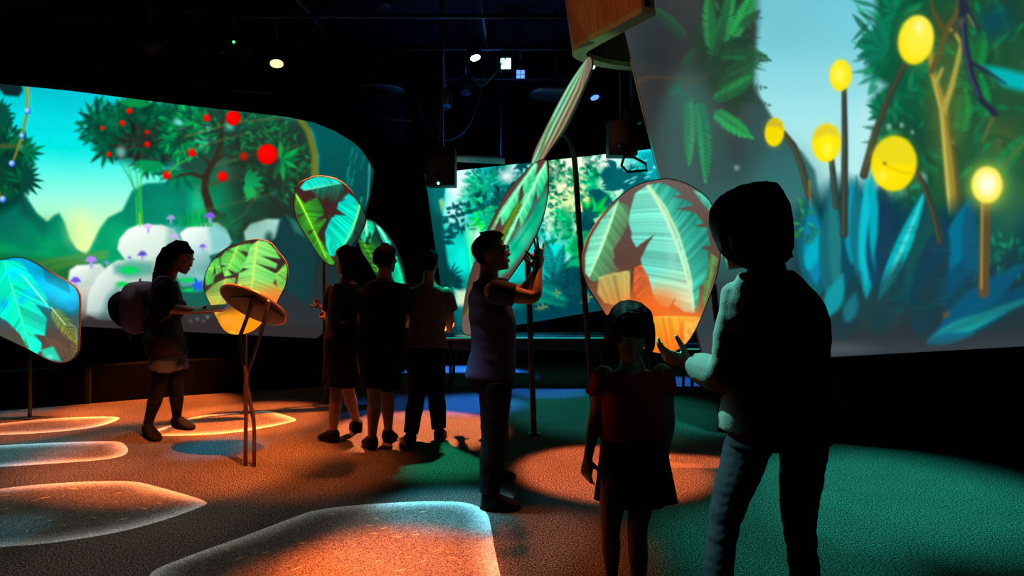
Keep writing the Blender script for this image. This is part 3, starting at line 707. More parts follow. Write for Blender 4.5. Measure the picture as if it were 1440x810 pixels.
    sw(1163, 446, 1186, 384, 26, (14, 150, 160), 0, 3); sw(1190, 454, 1204, 410, 20, (24, 112, 124), 0, 4)
    for k in range(60):
        x, y = A.rng.uniform(1240, 1380), A.rng.uniform(300, 450); A.stroke([(x, y), (x + A.rng.uniform(10, 26), y - A.rng.uniform(-2, 6))], 1.5, 3, (28, 96, 84) if k % 2 else (40, 50, 60), 2, .4)
    A.bush(1420, 360, 30, 30, 40, 12, 5, [(20, 130, 84), (30, 150, 96), (16, 100, 74)], .6, 1.4); A.bush(1134, 312, 14, 30, 30, 12, 4, [(30, 120, 60), (40, 150, 70), (20, 90, 70)], .7, 1.2)
    sw(1302, 482, 1470, 396, 40, (10, 72, 100), 0, 3); sw(1320, 462, 1450, 366, 34, (12, 84, 116), 0, 4); sw(1304, 482, 1410, 430, 22, (24, 160, 160), .08, 3); sw(1310, 476, 1480, 400, 12, (24, 120, 124), .05, 3); sw(1302, 483, 1372, 468, 16, (6, 110, 140), 0, 2)
    # stems and yellow globes
    def stem(pts, w0, w1, col=(52, 60, 48)):
        A.stroke(pts, w0, w1, col, 1.2); A.stroke([(x - w0 * .2, y) for x, y in pts], w0 * .3, w1 * .3, (84, 92, 66), 1.2, .6)
    stem([(1102, 188), (1116, 205), (1128, 235), (1138, 275)], 9, 10, (54, 62, 50)); stem([(1169, 222), (1172, 250), (1176, 290)], 8, 10, (44, 64, 58))
    stem([(1187, 122), (1188, 200), (1187, 330)], 7, 11, (48, 56, 50)); stem([(1272, 92), (1248, 140), (1230, 190), (1215, 246)], 8, 12, (54, 56, 44)); stem([(1284, 236), (1300, 262), (1316, 310), (1322, 340)], 10, 9, (50, 58, 46))
    stem([(1386, 280), (1385, 340), (1383, 412)], 13, 15, (94, 72, 44)); A.stroke([(1381, 285), (1380, 405)], 3, 3, (190, 150, 56), 1.5, .8); A.stroke([(1138, 255), (1140, 290)], 3, 2, (170, 130, 50), 1.5, .8)
    A.poly([(1326, 440), (1336, 436), (1334, 446), (1327, 448)], (110, 80, 50), 2, .8)
    Y1, Y2 = (255, 246, 90), (246, 220, 0)
    def globe(x, y, rx, ry, rot, hot, hx, hy):
        A.glow(x, y, rx * 1.6, ry * 1.6, (230, 230, 60), .35)
        A.ellipse(x, y, rx, ry, hot, 1.2, rot=rot, col2=Y2, hx=hx, hy=hy)
    globe(1288, 56, 25, 35, .18, (252, 245, 110), .2, -.3); A.ellipse(1288, 56, 22, 32, (246, 226, 10), 2, .35, .18, (255, 240, 70), .2, -.3); A.glow(1292, 38, 10, 16, (236, 246, 190), .8)
    globe(1182, 106, 15.5, 22, .05, (255, 240, 60), -.1, -.1); A.glow(1180, 106, 8, 14, (255, 246, 120), .7)
    globe(1089, 186, 13.5, 20, .1, (244, 216, 0), 0, .1); A.poly([(1078, 178), (1082, 168), (1092, 166), (1100, 172), (1102, 184), (1092, 178)], (190, 170, 50), 2, .7)
    globe(1162, 201, 20, 27, .05, (255, 236, 20), 0, .2); A.poly([(1143, 196), (1148, 180), (1162, 174), (1176, 180), (1182, 194), (1164, 188)], (216, 196, 60), 3, .7); A.glow(1164, 210, 10, 16, (255, 250, 110), .6)
    globe(1257, 230, 32, 39, .1, (250, 226, 10), 0, 0); A.poly([(1227, 216), (1238, 198), (1256, 191), (1276, 198), (1288, 220), (1288, 232), (1244, 230)], (222, 208, 40), 4, .6); A.ellipse(1244, 230, 2, 2, (70, 70, 10), .8); A.stroke([(1248, 234), (1270, 243), (1287, 244)], 2, 1.4, (190, 170, 0), 1.2, .7); A.glow(1240, 248, 14, 14, (255, 250, 120), .5)
    A.glow(1388, 262, 44, 52, (220, 226, 70), .7); globe(1388, 260, 22, 26, 0, (254, 255, 215), 0, -.05); A.glow(1388, 260, 14, 18, (250, 255, 230), .9)
    # pale lower rim
    A.poly([(868, 470), (1100, 482), (1300, 478), (1630, 462), (1630, 530), (868, 530)], (56, 62, 68), 10, .7)
    A.glow(1180, 490, 80, 16, (70, 84, 88), .8)
    A.glow(940, 150, 70, 120, (48, 50, 50), .55); A.glow(1000, 110, 60, 100, (40, 60, 50), .35); A.blur(940, -60, 1075, 260, 1, 1, .8); A.blur(1205, -60, 1500, 300, 2, 2, .75)
    A.blur(868, -130, 1630, 515, 1, 1, .6)
    A.blur(1120, 250, 1500, 500, 1, 3, .5); A.blur(1215, -20, 1290, 260, 1, 1, .7)
    return A
def paint_mid():
    A = Art(590, 195, 935, 490, seed=7)
    A.vgrad([(210, (90, 220, 215)), (300, (40, 205, 190)), (380, (20, 175, 165)), (430, (14, 110, 110)), (490, (6, 50, 60))])
    r = A.rng
    A.mottle(.05, .05, .2, 2)
    # bright openings
    for x, y, rx, ry, c in ((650, 255, 24, 34, (225, 238, 240)), (712, 250, 24, 18, (220, 235, 240)), (640, 300, 20, 24, (190, 240, 235)), (790, 270, 45, 60, (236, 240, 190)), (805, 240, 60, 34, (236, 236, 205)), (850, 225, 34, 20, (230, 244, 230)), (850, 260, 34, 30, (214, 240, 190)), (775, 310, 24, 40, (225, 240, 190)), (822, 285, 24, 40, (232, 225, 150)), (650, 360, 16, 30, (60, 226, 205)), (670, 330, 14, 18, (200, 245, 215)), (765, 335, 22, 30, (70, 225, 220)), (880, 300, 30, 26, (90, 225, 205)), (662, 430, 18, 22, (205, 226, 190)), (780, 360, 24, 20, (30, 222, 215)), (815, 345, 20, 20, (110, 225, 190)), (800, 370, 14, 24, (130, 226, 205)), (850, 340, 20, 24, (60, 205, 190))):
        A.glow(x, y, rx * 1.5, ry * 1.5, c, 1.0)
    # trees
    for cx, cy, rx, ry, c in ((700, 250, 34, 40, (10, 110, 104)), (672, 275, 22, 26, (10, 150, 110)), (720, 275, 26, 34, (8, 84, 90)), (770, 250, 10, 30, (12, 140, 90)), (840, 255, 26, 30, (20, 170, 120)), (795, 310, 16, 30, (10, 140, 96)), (695, 310, 20, 20, (12, 150, 90))):
        A.glow(cx, cy, rx * 1.3, ry * 1.3, c, .9)
    A.bush(692, 260, 34, 34, 150, 13, 3, [(8, 100, 96), (10, 140, 110), (14, 170, 120), (8, 84, 88)], .85)
    A.bush(662, 272, 14, 24, 60, 12, 3, [(12, 170, 120), (20, 190, 130)], .85)
    A.bush(690, 312, 22, 18, 60, 13, 4, [(20, 190, 90), (60, 210, 90), (10, 130, 90)], .9)
    A.bush(718, 285, 20, 20, 50, 14, 5, [(4, 60, 66), (6, 80, 80)], .9)
    A.bush(842, 262, 26, 26, 110, 12, 3, [(14, 160, 110), (30, 190, 130), (10, 130, 90), (120, 220, 150)], .85)
    A.bush(775, 240, 22, 22, 80, 9, 4, [(10, 110, 70), (20, 150, 80), (8, 80, 60)], .9, out=0)
    A.bush(800, 260, 22, 22, 60, 9, 4, [(10, 130, 80), (20, 160, 100), (8, 90, 70)], .9, out=0)
    A.bush(768, 300, 16, 50, 70, 9, 4, [(10, 110, 80), (4, 80, 70), (30, 170, 90)], .9, out=0)
    A.bush(795, 315, 20, 26, 70, 9, 4, [(10, 150, 90), (20, 180, 110), (12, 120, 84)], .9, out=0)
    A.bush(760, 330, 10, 26, 40, 9, 4, [(6, 90, 84), (60, 220, 200)], .9, out=0)
    A.bush(835, 232, 16, 14, 40, 9, 4, [(12, 120, 84), (10, 90, 70)], .9, out=0)
    for k in range(70):
        A.leaf(r.uniform(755, 880), r.uniform(225, 300), r.rand() * 6.28, 6, 2.5, (240, 246, 220), None, .7, .6)
    for k in range(50):
        A.leaf(r.uniform(640, 740), r.uniform(230, 300), r.rand() * 6.28, 5, 2, (150, 235, 220), None, .7, .6)
    for x, y, rx, ry, c, al in ((641, 262, 16, 26, (228, 240, 242), .95), (634, 292, 9, 16, (200, 240, 236), .8), (713, 248, 15, 12, (228, 240, 244), .9), (722, 236, 12, 8, (215, 240, 240), .8), (786, 262, 14, 26, (240, 240, 200), .8), (776, 236, 8, 10, (240, 240, 215), .8), (812, 226, 22, 8, (236, 244, 226), .9), (818, 258, 10, 18, (238, 236, 190), .8), (850, 232, 16, 12, (236, 244, 236), .85), (848, 258, 10, 12, (230, 244, 210), .8), (800, 280, 16, 22, (232, 236, 170), .85), (823, 290, 12, 24, (236, 226, 150), .85), (772, 318, 8, 18, (220, 244, 220), .8), (868, 268, 10, 12, (220, 246, 226), .8), (845, 312, 8, 10, (200, 240, 190), .7), (762, 345, 6, 14, (160, 240, 232), .8), (670, 330, 7, 10, (215, 246, 230), .8), (812, 322, 8, 12, (200, 240, 180), .7)):
        A.glow(x, y, rx * 1.3, ry * 1.3, c, al)
    A.bush(775, 262, 22, 30, 60, 8, 3.4, [(10, 120, 80), (20, 150, 90), (6, 84, 64)], .9, out=0); A.bush(812, 262, 16, 24, 40, 8, 3, [(14, 130, 90), (30, 170, 110)], .85, out=0); A.bush(842, 262, 16, 20, 50, 10, 2.6, [(20, 160, 110), (50, 200, 140)], .8)
    # dark branch with clumps
    D = (4, 70, 76)
    A.stroke([(622, 306), (648, 303), (672, 292), (690, 287), (712, 278)], 3, 2, D, .8); A.stroke([(655, 300), (684, 292)], 2, 2, D, .8)
    for x, y in ((637, 296), (654, 294), (676, 280), (640, 322), (628, 318), (648, 316), (720, 268), (735, 240), (628, 335)): A.bush(x, y, 6, 6, 14, 8, 4.5, [D, (6, 84, 86)], .95)
    A.star(735, 230, 8, 16, 4, (4, 60, 66), 0, 6)
    # vines
    A.stroke([(658, 330), (661, 360), (664, 390), (661, 410), (659, 440)], 3.4, 3, (90, 230, 150), .9); A.stroke([(668, 325), (661, 345)], 3, 2.4, (110, 235, 160), .8); A.stroke([(655, 316), (659, 332)], 2, 2, (110, 235, 160), .8); A.stroke([(664, 380), (658, 400), (664, 420)], 1.6, 1.6, (60, 210, 140), .8)
    # large shadowed fan leaves
    def fan(x, y, a0, a1, L, n, w, c):
        A.star(x, y, n, L, w, c, a0, a1)
    T = (4, 92, 100)
    fan(880, 262, -3.3, -.1, 34, 22, 8, T); fan(862, 248, 2.5, 4.2, 20, 10, 6, (4, 84, 92)); fan(866, 228, 1.6, 3.4, 16, 9, 2.6, (4, 84, 90))
    A.poly([(862, 250), (874, 240), (900, 240), (920, 250), (935, 262), (935, 300), (900, 280), (880, 270)], T, 2)
    fan(905, 240, -1.4, .8, 30, 12, 5, (6, 140, 150)); A.poly([(898, 215), (935, 205), (935, 262), (905, 240)], (6, 150, 160), 5, .9)
    for k in range(12): A.leaf(r.uniform(872, 920), r.uniform(225, 262), -.45, 12, 2.4, (150, 240, 235), None, .7, .8)
    fan(850, 282, 1.0, 3.8, 28, 16, 6, (2, 76, 84)); A.poly([(828, 268), (842, 265), (856, 274), (864, 288), (846, 284), (832, 280)], (2, 76, 84), 1.5)
    A.stroke([(877, 262), (879, 282), (868, 296)], 2, 2, (4, 84, 90), .8); A.poly([(866, 286), (876, 270), (880, 286), (870, 296)], (4, 84, 90), 1)
    # bright green plant in the middle
    for a, L in ((-2.6, 30), (-2.0, 26), (-1.2, 30), (-.5, 30), (0, 24), (2.9, 24)): A.leaf(838, 300, a, L, 9, (50, 215, 90), (10, 150, 80), 1, 1, .2)
    A.star(826, 304, 8, 18, 7, (4, 84, 80), 0, 6); A.star(822, 318, 6, 18, 8, (6, 64, 76), 0, 6)
    A.glow(828, 325, 14, 18, (4, 60, 74), .8)
    A.poly([(795, 352), (805, 335), (822, 324), (832, 326), (820, 342), (802, 356)], (30, 205, 90), 1.5, col2=(10, 150, 90), grad=((800, 340), (826, 340)))
    A.poly([(800, 372), (806, 350), (820, 338), (834, 336), (824, 352), (812, 366)], (14, 170, 90), 1.5)
    A.frond(776, 390, -1.75, 48, 12, 11, 2.6, (2, 84, 84), (4, 100, 96)); A.frond(780, 392, -1.3, 44, 12, 10, 2.6, (2, 80, 84), (4, 96, 96)); A.frond(802, 356, -1.0, 30, 8, 8, 2, (4, 110, 90), (4, 120, 100), .2)
    A.poly([(786, 388), (792, 372), (804, 362), (818, 360), (830, 366), (834, 440), (800, 440)], (4, 66, 74), 2)
    A.poly([(794, 378), (802, 366), (816, 361), (828, 368), (820, 376), (804, 374)], (14, 170, 110), 2)
    # foreground shade
    A.poly([(735, 404), (762, 396), (790, 384), (850, 376), (935, 376), (935, 490), (735, 490)], (4, 62, 72), 5, .9)
    A.bush(800, 410, 40, 24, 120, 12, 3, [(2, 44, 56), (4, 60, 68), (4, 74, 80)], .8)
    for k in range(40): A.leaf(r.uniform(750, 850), r.uniform(385, 430), r.rand() * 6.28, 4, 1.5, (60, 170, 160), None, .7, .5)
    A.poly([(690, 402), (730, 396), (760, 394), (785, 404), (800, 424), (770, 424), (720, 420)], (10, 110, 104), 3, .9); A.stroke([(730, 410), (762, 406), (792, 420)], 6, 4, (10, 160, 120), 2, .8); A.stroke([(735, 424), (765, 423), (792, 430)], 6, 4, (12, 150, 110), 2.5, .8)
    for x, y in ((783, 412), (764, 432), (758, 434), (822, 425), (828, 418)): A.star(x, y, 5, 7, 2, (120, 140, 90), 0, 6)
    A.poly([(690, 436), (760, 436), (850, 426), (935, 415), (935, 490), (640, 490)], (6, 60, 72), 4, .85)
    # dark trunk at the near edge
    A.poly([(590, 230), (632, 238), (626, 260), (622, 300), (624, 330), (630, 370), (636, 410), (641, 450), (644, 490), (590, 490)], (10, 84, 84), 2, col2=(6, 40, 44), grad=((610, 260), (620, 440)))
    A.poly([(598, 240), (626, 246), (620, 300), (612, 300)], (16, 110, 108), 4, .8); A.poly([(617, 282), (622, 278), (626, 286), (621, 300)], (130, 200, 140), 1.5, .9)
    fan(630, 390, -1.8, .9, 22, 9, 3, (2, 54, 58)); fan(634, 398, -.6, .6, 20, 6, 5, (2, 54, 58)); A.leaf(622, 333, .1, 18, 5, (4, 60, 64)); A.leaf(624, 341, .1, 10, 4, (4, 60, 64))
    A.poly([(640, 408), (660, 408), (668, 420), (664, 432), (641, 432)], (206, 226, 190), 3, .9); A.poly([(638, 430), (700, 430), (700, 480), (646, 480)], (10, 96, 96), 4, .8)
    A.poly([(600, 462), (700, 460), (700, 490), (600, 490)], (10, 50, 54), 5, .8)
    A.blur(590, 195, 935, 490, 1, 1, .35)
    return A
BROWN = (84, 66, 62)
def paint_board_far_left():
    A = Art(-120, 355, 120, 520, (70, 58, 56), 11)
    A.vgrad([(360, (0, 150, 190)), (400, (10, 160, 190)), (440, (40, 90, 96)), (470, (74, 62, 58)), (515, (70, 54, 52))])
    A.glow(90, 385, 50, 30, (0, 96, 110), .9); A.glow(70, 402, 70, 24, (0, 190, 240), .9); A.glow(95, 415, 40, 30, (0, 200, 245), .9); A.glow(100, 430, 14, 14, (0, 150, 210), .8)
    for k in range(9): A.stroke([(62 + 4 * k, 378 + 2.4 * k), (66 + 4 * k, 396 + 2 * k)], 2.4, 1.4, (10, 86, 88), 1.2, .8)
    A.blade([(-120, 365), (10, 366), (30, 368), (50, 395), (66, 418), (70, 434), (50, 428), (66, 448), (63, 472), (48, 470), (58, 482), (59, 492), (50, 502), (44, 494), (38, 490), (28, 470), (10, 452), (-10, 440), (-60, 430), (-120, 410)], [(8, 372), (24, 430), (46, 500)], (110, 245, 190), (60, 226, 180), (16, 190, 196), 3, .28, .3, .9, 3.2, width=60)
    for x, y, rx, ry, c in ((20, 385, 26, 18, (10, 200, 235)), (42, 412, 18, 14, (10, 190, 225)), (6, 428, 12, 14, (10, 150, 210)), (30, 422, 10, 10, (20, 170, 220))): A.glow(x, y, rx, ry, c, .75)
    for k in range(14): A.stroke([(28 + 2.6 * k, 384 + 3 * k), (36 + 2.6 * k, 390 + 3.4 * k)], 1.5, 1, (190, 250, 225), 1, .6)
    A.frond(72, 432, math.radians(52), 56, 12, 13, 2.4, (150, 170, 60), (124, 142, 56), .1, .9); A.stroke([(72, 432), (92, 457)], 1.6, 1.4, (200, 230, 200), .7)
    A.frond(106, 510, math.radians(-140), 50, 10, 12, 2, (100, 84, 60), (96, 76, 60)); A.frond(100, 470, math.radians(150), 50, 10, 12, 2, (96, 72, 62), (92, 70, 60), 0, .7)
    A.frond(104, 500, math.radians(-80), 40, 8, 10, 2, (130, 140, 70), (110, 110, 60), 0, .8)
    A.poly([(58, 492), (75, 487), (86, 508), (72, 506), (60, 500)], (70, 190, 160), 1.5); A.glow(70, 502, 9, 5, (120, 220, 200), .8)
    A.frond(-20, 480, math.radians(20), 60, 12, 12, 2.4, (70, 60, 50), (76, 64, 54)); A.frond(0, 470, math.radians(25), 40, 8, 10, 2, (60, 90, 60), (64, 80, 54))
    A.stroke([(98, 456), (106, 460), (108, 480)], 1.2, 1.2, (120, 190, 180), .9, .8)
    A.blur(-120, 355, 120, 520, 1, 1, .4)
    return A
def paint_board_lectern():
    A = Art(280, 332, 410, 476, (62, 44, 40), 12)
    gr, gd = (120, 226, 84), (62, 190, 66)
    A.glow(345, 440, 70, 60, (120, 70, 40), .8)
    A.blade([(310, 362), (318, 352), (336, 345), (352, 342), (354, 352), (345, 372), (338, 382), (322, 388), (316, 389), (311, 376)], [(335, 345), (326, 366), (316, 390)], (190, 246, 90), (126, 232, 96), (70, 196, 74), 1, .22, .55, .3, 2, width=22)
    for P in ([(340, 352), (352, 356), (350, 361)], [(334, 351), (350, 364), (347, 356)], [(310, 372), (319, 375), (311, 376)], [(320, 378), (332, 384), (326, 386)], [(314, 352), (328, 354), (318, 350)]): A.poly(P, (58, 44, 40), .9)
    A.blade([(288, 390), (292, 376), (300, 365), (309, 362), (310, 376), (312, 382), (302, 388), (300, 398), (290, 402)], [(288, 380), (300, 376), (312, 374)], (180, 240, 90), (110, 224, 90), (70, 180, 74), 2, .22, .5, .4, 1.6, width=20)
    A.poly([(304, 384), (302, 374), (299, 388)], (60, 50, 40), .9)
    A.blade([(288, 412), (300, 400), (316, 392), (332, 390), (330, 402), (322, 420), (312, 436), (304, 445), (292, 432)], [(318, 391), (312, 412), (302, 436)], (205, 230, 80), (150, 200, 90), (112, 150, 74), 3, .22, .5, .5, 2, width=24, tip=(.45, 1.0, (240, 190, 70)))
    A.blade([(364, 338), (376, 340), (388, 352), (394, 364), (368, 360), (390, 371), (388, 378), (360, 370), (386, 384), (402, 384), (402, 402), (392, 428), (330, 432), (333, 400), (336, 384), (350, 378), (336, 376), (346, 366), (352, 345)], [(362, 338), (358, 372), (352, 420)], (214, 246, 100), (150, 238, 120), (96, 212, 92), 4, .18, .6, .25, 3, width=40, tip=(.62, 1.0, (250, 170, 60)))
    A.blade([(386, 388), (402, 370), (405, 380), (400, 402), (388, 398)], [(388, 386), (396, 380), (406, 374)], (180, 240, 90), (120, 210, 84), (110, 180, 70), 5, .2, .5, .4, 1.6, width=16)
    A.poly([(384, 398), (388, 392), (390, 404)], (110, 60, 40), 1)
    A.glow(385, 418, 30, 24, (250, 130, 50), .9); A.glow(350, 470, 60, 50, (255, 150, 10), 1); A.poly([(300, 442), (362, 430), (394, 430), (372, 462), (350, 476), (322, 476), (308, 462)], (255, 152, 14), 7, .95)  # orange spotlight on the board's foot painted into the picture
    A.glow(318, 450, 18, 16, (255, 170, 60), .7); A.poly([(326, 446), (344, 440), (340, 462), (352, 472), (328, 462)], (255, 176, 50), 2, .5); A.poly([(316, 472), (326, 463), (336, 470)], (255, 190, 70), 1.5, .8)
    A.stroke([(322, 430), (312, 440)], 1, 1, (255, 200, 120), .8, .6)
    return A
def paint_board_upper():
    A = Art(405, 240, 520, 380, (58, 34, 32), 13)
    A.glow(450, 310, 50, 40, (40, 40, 34), .8)
    A.blade([(422, 264), (430, 254), (446, 248), (462, 249), (476, 254), (481, 258), (460, 262), (440, 266), (428, 268)], [(481, 258), (456, 262), (424, 268)], (120, 245, 190), (70, 220, 190), (60, 205, 190), 1, .25, .5, .5, 1.8, width=16)
    A.blade([(438, 268), (460, 262), (482, 258), (484, 266), (482, 280), (464, 285), (461, 276), (457, 284), (448, 278)], [(481, 258), (460, 262), (438, 268)], (30, 110, 84), (30, 104, 84), (44, 46, 40), 2, .3, .5, .5, .5, width=22)
    A.blade([(416, 272), (428, 286), (446, 277), (458, 300), (444, 316), (466, 300), (452, 320), (446, 330), (456, 346), (472, 372), (462, 372), (450, 362), (436, 340), (420, 314), (414, 292)], [(416, 273), (434, 306), (458, 362)], (170, 250, 80), (70, 160, 56), (40, 92, 44), 3, .28, .35, .6, 2.6, width=26, gains=(1.05, .9))
    A.poly([(440, 316), (462, 298), (448, 306)], (56, 34, 32), 1); A.poly([(418, 302), (428, 300), (420, 306)], (56, 34, 32), .8); A.poly([(432, 326), (442, 322), (436, 330)], (56, 34, 32), .8)
    A.blade([(490, 272), (500, 280), (507, 290), (504, 305), (494, 334), (482, 348), (470, 360), (464, 360), (458, 345), (457, 326), (464, 310), (470, 302), (486, 303), (474, 294), (476, 284), (486, 282), (484, 278)], [(506, 288), (500, 318), (482, 346)], (160, 250, 140), (50, 215, 180), (20, 176, 160), 4, .3, .38, -.35, 2.4, width=38)
    A.glow(490, 282, 14, 12, (60, 190, 200), .7)
    A.blade([(508, 288), (514, 300), (510, 320), (496, 345), (484, 360), (476, 370), (470, 366), (484, 346), (496, 330)], [(506, 290), (500, 318), (482, 346)], (30, 80, 66), (26, 70, 60), (20, 44, 40), 5, .3, .4, .4, .5, width=20)
    A.star(456, 296, 5, 16, 5, (58, 30, 30), -1.5, 1.2)
    A.blur(405, 240, 520, 380, 1, 1, .3)
    return A
def paint_board_behind():
    A = Art(495, 300, 580, 425, (14, 46, 40), 14)
    A.blade([(506, 324), (514, 309), (524, 312), (527, 322), (520, 342), (516, 330), (513, 344), (508, 336)], [(514, 310), (516, 326), (516, 342)], (190, 250, 220), (80, 220, 170), (20, 190, 140), 1, .3, .4, .5, 2, width=12)
    A.poly([(514, 343), (520, 326), (522, 333)], (14, 36, 34), .8)
    A.blade([(504, 336), (516, 344), (532, 340), (540, 350), (532, 372), (536, 384), (524, 382), (510, 356)], [(508, 338), (522, 356), (534, 384)], (110, 190, 50), (60, 140, 50), (30, 76, 40), 2, .25, .4, .7, 1.6, width=18)
    for k in range(6): A.stroke([(508 + 3 * k, 342 + 7 * k), (532, 343 + 6.6 * k)], 1.5, 1.2, (10, 34, 30), .8, .8)
    A.frond(520, 330, 1.1, 36, 9, 9, 2.4, (40, 110, 50), (26, 80, 44))
    A.blade([(528, 316), (536, 320), (550, 340), (549, 350), (542, 346), (536, 334)], [(530, 316), (540, 330), (548, 348)], (200, 250, 220), (70, 220, 180), (40, 190, 160), 3, .3, .4, .5, 2, width=10)
    A.blade([(548, 350), (558, 360), (566, 385), (571, 410), (560, 408), (552, 390), (546, 372)], [(552, 354), (562, 380), (570, 412)], (60, 220, 170), (30, 200, 150), (10, 150, 110), 4, .25, .4, .6, 1.8, width=12)
    A.poly([(506, 312), (530, 314), (545, 336), (528, 318)], (80, 190, 160), 2, .3); A.glow(560, 335, 20, 30, (10, 70, 60), .6)
    return A
def paint_board_round():
    A = Art(812, 245, 1020, 505, (98, 80, 74), 15)
    A.glow(905, 360, 60, 70, (88, 64, 56), .8)
    A.vgrad([(245, (110, 96, 90)), (330, (92, 74, 68)), (395, (100, 62, 44)), (440, (236, 112, 44)), (470, (255, 140, 26)), (505, (255, 110, 20))])  # orange spotlight on the lower half painted into the picture
    A.glow(840, 420, 40, 60, (110, 76, 56), .8); A.glow(1000, 420, 30, 90, (120, 100, 70), .7)
    # three torn leaves and pieces of two more
    A.blade([(870, 282), (866, 300), (850, 345), (830, 392), (823, 384), (823, 360), (830, 335), (846, 308), (862, 290)], [(870, 283), (850, 335), (828, 390)], (200, 250, 190), (140, 240, 200), (110, 220, 180), 1, .18, .3, .6, 4, width=24)
    A.blade([(870, 284), (884, 290), (886, 306), (876, 330), (862, 352), (866, 366), (872, 378), (850, 392), (834, 396), (828, 392), (850, 345)], [(870, 283), (850, 335), (828, 390)], (120, 190, 110), (90, 170, 110), (96, 96, 74), 2, .2, .3, .6, .5, width=40)
    A.blade([(911, 260), (930, 280), (950, 315), (962, 350), (973, 378), (977, 410), (977, 440), (962, 438), (947, 428), (950, 418), (940, 432), (930, 430), (912, 412), (908, 400), (912, 392), (904, 384), (901, 364), (910, 345), (920, 330), (900, 344), (895, 348), (888, 336), (888, 326), (884, 314), (886, 296), (893, 272)], [(912, 262), (956, 330), (976, 436)], (215, 246, 200), (130, 232, 205), (104, 218, 196), 3, .22, .30, -.5, 4.5, width=60, tip=(.62, 1.0, (240, 205, 150)))
    A.blade([(913, 260), (930, 257), (950, 266), (958, 274), (944, 276), (966, 282), (974, 288), (952, 294), (978, 299), (989, 314), (975, 318), (994, 320), (999, 345), (985, 348), (996, 353), (996, 362), (998, 380), (990, 400), (984, 402), (982, 425), (977, 440), (973, 390), (955, 330)], [(912, 262), (956, 330), (976, 436)], (130, 224, 190), (70, 196, 166), (40, 150, 130), 4, .28, .30, -.5, .5, width=34)
    A.glow(945, 345, 14, 70, (170, 240, 220), .35); A.stroke([(912, 262), (934, 290), (954, 330), (968, 375), (976, 432)], 5, 2, (200, 246, 190), 1.2, .9)
    A.poly([(918, 332), (900, 344), (893, 356), (903, 352)], (96, 70, 62), 1); A.star(864, 362, 4, 20, 7, (94, 66, 60), -.2, 1.2)
    A.blade([(975, 268), (990, 272), (1004, 284), (1006, 296), (1000, 300), (988, 286)], [(976, 268), (992, 278), (1006, 292)], (120, 220, 180), (70, 190, 160), (60, 150, 130), 6, .2, .4, .5, 2, width=14)
    A.blade([(1000, 356), (1010, 364), (1002, 392), (994, 420), (985, 440), (990, 400)], [(1004, 360), (998, 396), (988, 440)], (110, 170, 90), (90, 140, 80), (110, 110, 70), 7, .2, .4, .5, 1.5, width=12)
    A.blade([(842, 390), (858, 384), (886, 380), (886, 420), (870, 430), (850, 426), (840, 412)], [(886, 384), (862, 384), (840, 394)], (190, 190, 110), (190, 176, 100), (220, 150, 70), 8, .3, .35, 0, 1.5, width=40)
    A.blade([(892, 376), (902, 372), (912, 390), (920, 420), (900, 424), (890, 410)], [(896, 376), (902, 395), (912, 420)], (190, 110, 70), (200, 96, 50), (236, 100, 40), 9, .2, .4, .5, .8, width=18)
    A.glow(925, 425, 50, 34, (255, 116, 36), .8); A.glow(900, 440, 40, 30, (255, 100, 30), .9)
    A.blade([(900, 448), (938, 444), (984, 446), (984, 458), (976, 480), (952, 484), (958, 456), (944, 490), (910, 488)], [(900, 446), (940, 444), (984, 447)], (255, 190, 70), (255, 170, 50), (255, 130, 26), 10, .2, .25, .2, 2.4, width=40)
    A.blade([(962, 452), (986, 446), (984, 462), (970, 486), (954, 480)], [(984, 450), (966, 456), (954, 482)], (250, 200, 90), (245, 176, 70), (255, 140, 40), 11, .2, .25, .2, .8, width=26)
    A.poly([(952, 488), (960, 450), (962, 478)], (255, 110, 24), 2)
    A.blur(812, 245, 1020, 505, 1, 1, .45)
    return A
